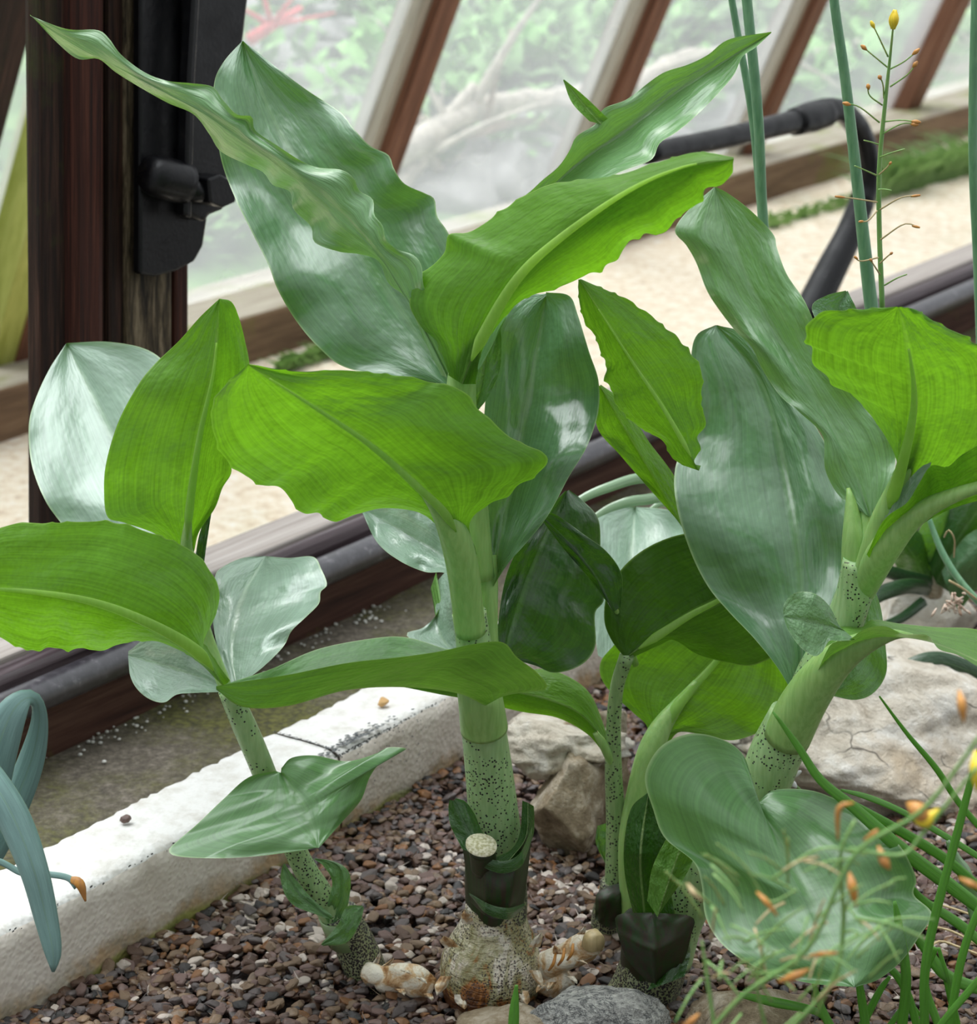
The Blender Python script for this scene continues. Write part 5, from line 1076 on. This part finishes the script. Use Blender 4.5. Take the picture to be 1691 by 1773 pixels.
# bulbine spike with yellow flowers
top = at(1527, 530, 1.32); foot = onz(1490, 1150)
t_ = thing('flower_spike', foot, 'thin green flower spike with yellow buds at its tip, upper right', 'flower spike')
S = spline([(1527, 530, 1.32, 5), (1522, 400, 1.32, 4.5), (1522, 290, 1.315, 4.2), (1533, 170, 1.31, 3.4), (1541, 95, 1.305, 2.4), (1546, 45, 1.30, 1.6)], 36)
tube3([foot * (1 - q) + top * q for q in np.linspace(0, 1, 8)[:-1]] + [at(*q[:3]) for q in S], [0.0016] * 7 + [q[3] * 1.3 / F for q in S], 'thingreen', 'stem', t_, seg=10)
pd_ = [((1537, 98), (1520, 62), (1507, 36), 'yellow'), ((1538, 118), (1510, 95), (1490, 78), 'orange'), ((1540, 120), (1566, 106), (1592, 84), 'orange'), ((1541, 150), (1572, 128), (1588, 106), 'orange'),
       ((1530, 170), (1528, 145), (1521, 130), 'orange'), ((1527, 182), (1505, 165), (1502, 145), 'orange'), ((1522, 212), (1487, 185), (1458, 178), 'orange'), ((1528, 211), (1560, 208), (1594, 212), 'orange'),
       ((1527, 232), (1562, 214), (1590, 216), 'orange'), ((1520, 250), (1508, 246), (1495, 243), 'thingreen'), ((1523, 272), (1545, 264), (1566, 258), 'thingreen'), ((1518, 304), (1498, 295), (1479, 287), 'thingreen'),
       ((1522, 302), (1535, 290), (1543, 280), 'straw'), ((1521, 328), (1532, 328), (1543, 330), 'thingreen'), ((1518, 350), (1480, 344), (1445, 340), 'straw'), ((1523, 363), (1560, 342), (1593, 338), 'straw'),
       ((1518, 365), (1502, 382), (1486, 384), 'straw'), ((1524, 415), (1565, 388), (1592, 394), 'straw'), ((1520, 446), (1490, 452), (1478, 444), 'straw'), ((1523, 456), (1536, 444), (1545, 437), 'straw'),
       ((1523, 475), (1512, 458), (1506, 448), 'straw'), ((1531, 494), (1552, 482), (1570, 475), 'thingreen')]
for a, b, c, mt in pd_:
    Yq = 1.312; p_ = tube([(a[0], a[1], Yq, 1.6), (b[0], b[1], Yq - .006, 1.3), (c[0], c[1], Yq - .008, 1.2)], 'thingreen' if mt != 'straw' else 'straw', 'pedicel', t_, 10, seg=7)
    if mt in ('orange', 'yellow', 'straw'):
        m_ = ((b[0] + c[0]) / 2, (b[1] + c[1]) / 2)
        tube([(m_[0], m_[1], Yq - .007, 1.5), ((m_[0] + c[0]) / 2, (m_[1] + c[1]) / 2, Yq - .008, 4 if mt != 'straw' else 2.4), (c[0], c[1], Yq - .008, 1.5)], 'orange' if mt == 'straw' else mt, 'withered_flower', p_, 8, seg=8)
for dx, r_ in ((-4, 5), (3, 6), (0, 6)):
    tube([(1546 + dx * .6, 50, 1.300, 2), (1547 + dx, 34, 1.298 - dx * .0003, r_), (1549 + dx * .3, 17, 1.298, 2)], 'yellow', 'petal', t_, 10, seg=10)
# glaucous strap leaves, lower left, close to the camera
t_ = thing('strap_leaved_plant', onz(-60, 1750) + np.array([0, -0.06, 0]), 'blue-green strap-leaved plant at the lower left edge', 'plant')
blade([(-80, 1560, 1.150, 32), (-30, 1400, 1.147, 36), (-2, 1290, 1.145, 34), (22, 1232, 1.146, 26), (46, 1208, 1.150, 15), (64, 1216, 1.156, 11), (68, 1252, 1.162, 15), (56, 1310, 1.166, 22), (30, 1380, 1.168, 26), (-5, 1450, 1.170, 27), (-50, 1530, 1.170, 26)], 'glaucous', 'leaf', t_, n=80, v=0.15, label='arching blade folded over at its top')
blade([(-60, 1290, 1.13, 22), (-5, 1365, 1.12, 26), (30, 1430, 1.115, 28), (60, 1510, 1.11, 24), (80, 1590, 1.108, 20), (92, 1650, 1.106, 14), (92, 1682, 1.106, 2)], 'glaucous', 'leaf', t_, label='blue-green blade drooping to a blunt tip')
blade([(-50, 1480, 1.15, 5), (0, 1492, 1.15, 5), (40, 1512, 1.148, 5), (85, 1514, 1.145, 5), (118, 1520, 1.142, 5), (134, 1536, 1.14, 6)], 'glaucous', 'leaf', t_)
blade([(120, 1522, 1.142, 4), (138, 1530, 1.139, 8), (148, 1560, 1.139, 1)], 'orange', 'withered_tip', t_, 12)
# pale arching blades behind the thin stem
bx = onz(1260, 1000)
t_ = thing('arching_plant', (at(1230, 950, 1.62)[0], 1.62, 0), 'plant with pale arching strap blades behind the big right leaf', 'plant')
for pts in [[(1230, 980, 1.60, 9), (1190, 860, 1.57, 9), (1120, 828, 1.54, 9), (1050, 845, 1.52, 8), (1000, 868, 1.51, 6), (960, 900, 1.50, 2)],
            [(1230, 990, 1.58, 7), (1180, 872, 1.56, 8), (1110, 866, 1.53, 9), (1060, 878, 1.52, 7), (1020, 900, 1.51, 3)],
            [(1240, 980, 1.62, 7), (1190, 890, 1.60, 7), (1150, 872, 1.58, 6), (1120, 885, 1.57, 2)]]:
    q = at(*pts[0][:3]); blade(pts, 'palegrass', 'blade', t_)
tube3(np.linspace((at(1230, 985, 1.60)), (at(1230, 985, 1.60)[0], 1.62, 0), 6), [0.006] * 6, 'petiole', 'stem', t_)
# dark-leaved bulb plant at the back right
t_ = thing('bulb_plant', (at(1620, 1130, 1.80)[0], 1.80, 0), 'distant dark-leaved bulb plant at the right edge with papery brown neck', 'plant')
tube([(1600, 1200, 1.80, 34), (1598, 1120, 1.80, 38), (1598, 1040, 1.80, 36), (1600, 990, 1.80, 30)], 'limedark', 'papery_neck', t_, 20, seg=20, wob=0.3)
for mid_, l_, r_, Yv, mt in [
    ([(1605, 1010), (1580, 960), (1545, 920)], [(1570, 1010), (1545, 970), (1520, 930)], [(1640, 1000), (1600, 930), (1560, 900)], [1.79, 1.77, 1.76], 'dark'),
    ([(1610, 1000), (1625, 930), (1650, 880)], [(1585, 1000), (1590, 920), (1630, 860)], [(1650, 1010), (1665, 930), (1690, 870)], [1.79, 1.77, 1.76], 'litleaf'),
    ([(1620, 1010), (1660, 930), (1720, 850)], [(1600, 960), (1640, 880), (1690, 840)], [(1650, 1030), (1690, 980), (1750, 900)], [1.78, 1.75, 1.73], 'dark'),
    ([(1640, 1020), (1680, 970), (1750, 930)], [(1630, 990), (1670, 930), (1730, 900)], [(1660, 1060), (1700, 1010), (1760, 960)], [1.76, 1.73, 1.70], 'glossy')]:
    leaf(t_, mid_, l_, r_, Yv, mt, (.02, .02), True, nt=24, ns=6)
for pts in [[(1610, 1020, 1.78, 12), (1570, 1015, 1.72, 13), (1520, 1030, 1.68, 13), (1470, 1060, 1.66, 8)], [(1612, 1010, 1.78, 12), (1570, 1000, 1.74, 12), (1530, 990, 1.70, 10), (1510, 1012, 1.68, 3)],
            [(1700, 1170, 1.62, 16), (1620, 1145, 1.60, 17), (1560, 1165, 1.59, 15), (1530, 1190, 1.58, 9), (1505, 1230, 1.57, 2)], [(1600, 1040, 1.77, 9), (1560, 1070, 1.74, 8), (1520, 1085, 1.72, 5), (1490, 1095, 1.71, 2)]]:
    blade(pts, 'dark', 'strap_leaf', t_)
# drooping stem with dried flowers
t_ = thing('dried_flower_head', at(1610, 890, 1.56), 'dark green stem with dried pinkish white flowers at the right edge', 'flower')
tube([(1605, 890, 1.56, 4), (1630, 955, 1.55, 6), (1665, 1010, 1.54, 6), (1720, 1070, 1.53, 7)], 'scape', 'stem', t_, 16, seg=10)
tube([(1634, 930, 1.54, 1.5), (1642, 918, 1.53, 1.5), (1652, 935, 1.53, 1.5), (1651, 965, 1.54, 1.5)], 'straw', 'pedicel', t_, 14, seg=6)
tube([(1691, 1038, 1.53, 2), (1665, 1018, 1.52, 2), (1642, 1005, 1.52, 2)], 'straw', 'pedicel', t_, 10, seg=6)
for i in range(26):
    a = random.uniform(0, 6.28); x = 1655 + random.gauss(0, 11); y = 1040 + random.gauss(0, 10)
    tube([(x, y, 1.515, 1.5), (x + math.cos(a) * 8, y + 5 + math.sin(a) * 5, 1.512, 2.4), (x + math.cos(a) * 13, y + 9 + math.sin(a) * 7, 1.512, 1.2)], 'dryflower', 'petal', t_, 6, seg=6)
# small white flower by the spotted stem
t_ = thing('white_flower', at(1420, 1400, 1.34) * np.array([1, 1, 0]), 'tiny white star flower beside the thick stem of the right plant', 'flower')
P = at(1365, 1348, 1.31); tube([(1440, 1420, 1.34, 3), (1400, 1382, 1.32, 3), (1366, 1350, 1.312, 2.5)], 'thingreen', 'stem', t_, 10, seg=7)
for dx, dy in ((22, -13), (0, -22), (14, 16), (-14, 10), (-10, -4)):
    tube([(1365, 1348, 1.31, 2), (1365 + dx * .6, 1348 + dy * .6, 1.307, 5), (1365 + dx, 1348 + dy, 1.306, 1.5)], 'white', 'petal', t_, 8, seg=8, flat=0.4)
tube([(1364, 1349, 1.306, 2.5), (1369, 1355, 1.302, 2.5)], 'yellow', 'stamen', t_, 4, seg=8)
# grass clumps at lower right
GR = {
 'grass clump of long green blades at the bottom right corner': [
  [(1600, 1790, 1.14, 9), (1605, 1650, 1.13, 9), (1660, 1430, 1.12, 8), (1700, 1280, 1.11, 5)],
  [(1560, 1790, 1.16, 10), (1568, 1690, 1.15, 10), (1555, 1600, 1.15, 8), (1548, 1560, 1.15, 3)],
  [(1630, 1790, 1.15, 8), (1600, 1700, 1.15, 8), (1620, 1640, 1.14, 5)],
  [(1640, 1790, 1.12, 8), (1670, 1640, 1.11, 8), (1720, 1520, 1.10, 7)],
  [(1500, 1790, 1.17, 9), (1490, 1720, 1.17, 8), (1480, 1660, 1.17, 3)],
  [(1700, 1690, 1.10, 7), (1640, 1760, 1.11, 7), (1610, 1800, 1.12, 6)],
  [(1592, 1790, 1.18, 8), (1560, 1700, 1.18, 8), (1500, 1640, 1.18, 5)],
  [(1660, 1790, 1.17, 7), (1640, 1700, 1.16, 7), (1625, 1640, 1.16, 3)]],
 'grass clump whose long blades lean left across the pale boulder': [
  [(1720, 1590, 1.20, 12), (1640, 1530, 1.19, 14), (1560, 1470, 1.18, 14), (1480, 1400, 1.18, 11), (1420, 1350, 1.18, 9), (1380, 1290, 1.18, 7), (1338, 1232, 1.18, 2)],
  [(1720, 1560, 1.22, 9), (1640, 1490, 1.21, 10), (1560, 1440, 1.20, 10), (1490, 1400, 1.20, 8), (1432, 1365, 1.20, 2)],
  [(1720, 1500, 1.24, 6), (1640, 1450, 1.24, 6), (1560, 1405, 1.24, 6), (1500, 1380, 1.24, 6), (1455, 1368, 1.24, 2)],
  [(1720, 1460, 1.28, 6), (1660, 1390, 1.28, 6), (1620, 1330, 1.28, 6), (1570, 1270, 1.28, 4), (1522, 1205, 1.28, 1.5)],
  [(1720, 1650, 1.19, 9), (1660, 1600, 1.19, 10), (1600, 1560, 1.19, 8), (1575, 1530, 1.19, 3)],
  [(1720, 1720, 1.17, 12), (1640, 1690, 1.16, 12), (1600, 1640, 1.16, 10), (1560, 1590, 1.16, 4)]],
 'low grass clump under the tip of the broad drooping leaf': [
  [(1440, 1800, 1.16, 7), (1420, 1755, 1.16, 7), (1340, 1735, 1.16, 10), (1280, 1722, 1.16, 5)],
  [(1450, 1800, 1.14, 8), (1420, 1740, 1.14, 7), (1405, 1690, 1.14, 3)],
  [(1480, 1800, 1.18, 8), (1520, 1720, 1.18, 7), (1540, 1690, 1.18, 3)],
  [(1530, 1790, 1.20, 6), (1570, 1740, 1.20, 5), (1600, 1765, 1.20, 2)]]}
for lb, bl in GR.items():
    x0, y0, Yd, _ = bl[0][0]; q = at(x0, min(y0, 1790), Yd); t_ = thing('grass_clump', (q[0], Yd, 0), lb, 'grass')
    for pts in bl: blade([(x_, y_, Y_, h_ * 0.85) for x_, y_, Y_, h_ in pts], 'grass', 'blade', t_, v=0.22, twist=random.uniform(-.5, .5))
t_ = thing('grass_tuft', at(888, 1800, 1.14), 'single short green blade in front of the central bulb', 'grass'); blade([(888, 1800, 1.14, 9), (890, 1750, 1.14, 8), (894, 1705, 1.14, 2)], 'grass', 'blade', t_)
t_ = thing('strap_leaved_plant', at(1690, 1600, 1.22), 'pale broad blade lying behind the right grass blades', 'grass'); blade([(1690, 1600, 1.22, 8), (1672, 1520, 1.22, 12), (1655, 1490, 1.22, 10), (1640, 1455, 1.22, 3)], 'palegrass', 'blade', t_)
# dry straws on the gravel
for i, pts in enumerate([[(1560, 1560, 1.40, 2), (1620, 1565, 1.38, 2), (1700, 1590, 1.36, 2)], [(1600, 1650, 1.30, 2), (1625, 1630, 1.29, 3), (1660, 1640, 1.28, 3), (1700, 1655, 1.28, 2)], [(1570, 1600, 1.33, 2), (1640, 1610, 1.32, 2), (1700, 1640, 1.3, 2)]]):
    P = [onz(x, y, 0.012) for x, y, *_ in pts]; o = tube3(spline(np.array(P), 14), [0.0008] * 14, 'straw', 'dry_straw', None, seg=7); tag(o, 'dry straw lying on the gravel at right', 'straw', 'dry straws on the gravel at right')
# blurred wiry plant close to the camera, lower right
t_ = thing('wiry_flowering_plant', (at(1420, 1800, 0.76)[0], 0.76, 0), 'blurred wiry plant with withered orange flowers close to the camera, lower right', 'plant')
st = [[(1225, 1790, 0.75, 5), (1290, 1720, 0.74, 6), (1400, 1640, 0.73, 6), (1480, 1480, 0.72, 6), (1600, 1400, 0.71, 6), (1700, 1270, 0.70, 5)],
      [(1350, 1800, 0.76, 6), (1440, 1700, 0.75, 6), (1460, 1600, 0.75, 6), (1455, 1480, 0.74, 5), (1480, 1420, 0.74, 4)],
      [(1240, 1800, 0.77, 5), (1225, 1700, 0.77, 5), (1215, 1630, 0.77, 3)], [(1330, 1800, 0.77, 5), (1310, 1700, 0.76, 4), (1330, 1640, 0.76, 2)],
      [(1470, 1470, 0.73, 5), (1560, 1480, 0.73, 5), (1600, 1440, 0.73, 5), (1691, 1330, 0.72, 5)], [(1380, 1540, 0.74, 3), (1330, 1560, 0.74, 3), (1290, 1500, 0.74, 3), (1240, 1460, 0.74, 2)],
      [(1480, 1590, 0.74, 5), (1540, 1600, 0.73, 5), (1600, 1625, 0.73, 4)], [(1340, 1520, 0.75, 4), (1420, 1470, 0.74, 4), (1500, 1480, 0.74, 3)]]
for s_ in st: tube([(a, b, c, d * 0.72) for a, b, c, d in s_], 'thingreen', 'stem', t_, 30, seg=9)
heads = [((1450, 1455), (1452, 1400), (1478, 1390), 'orange', 5), ((1470, 1510), (1475, 1535), (1482, 1570), 'orange', 9), ((1520, 1465), (1530, 1490), (1540, 1505), 'orange', 9), ((1495, 1455), (1510, 1445), (1520, 1436), 'orange', 5),
         ((1345, 1700), (1375, 1690), (1400, 1678), 'orange', 8), ((1310, 1545), (1325, 1560), (1345, 1585), 'orange', 5), ((1400, 1655), (1425, 1652), (1450, 1650), 'orange', 5), ((1180, 1780), (1195, 1770), (1210, 1755), 'orange', 6),
         ((1570, 1390), (1590, 1405), (1610, 1430), 'orange', 16), ((1575, 1400), (1600, 1420), (1625, 1400), 'yellow', 14), ((1660, 1195), (1665, 1220), (1668, 1250), 'orange', 8), ((1688, 1300), (1692, 1330), (1690, 1370), 'yellow', 14),
         ((1660, 1520), (1680, 1530), (1700, 1540), 'orange', 6), ((1190, 1530), (1200, 1545), (1215, 1560), 'straw', 5)]
for a, b, c, mt, r_ in heads:
    tube([(a[0], a[1], 0.735, 2), (b[0], b[1], 0.73, r_), (c[0], c[1], 0.73, 2)], mt, 'withered_flower' if mt != 'yellow' else 'flower', t_, 10, seg=10)
for i in range(64):
    x = random.uniform(1210, 1560); y = random.uniform(1480, 1760); a = random.uniform(0, 6.28); l_ = random.uniform(30, 110); Yq = random.uniform(0.73, 0.78)
    tube([(x, y, Yq, 2.5), (x + math.cos(a) * l_ * .5, y + math.sin(a) * l_ * .5 - 6, Yq - .005, 2.2), (x + math.cos(a) * l_, y + math.sin(a) * l_, Yq - .01, 1.5)], 'thingreen' if random.random() < .8 else 'straw', 'pedicel', t_, 8, seg=6)
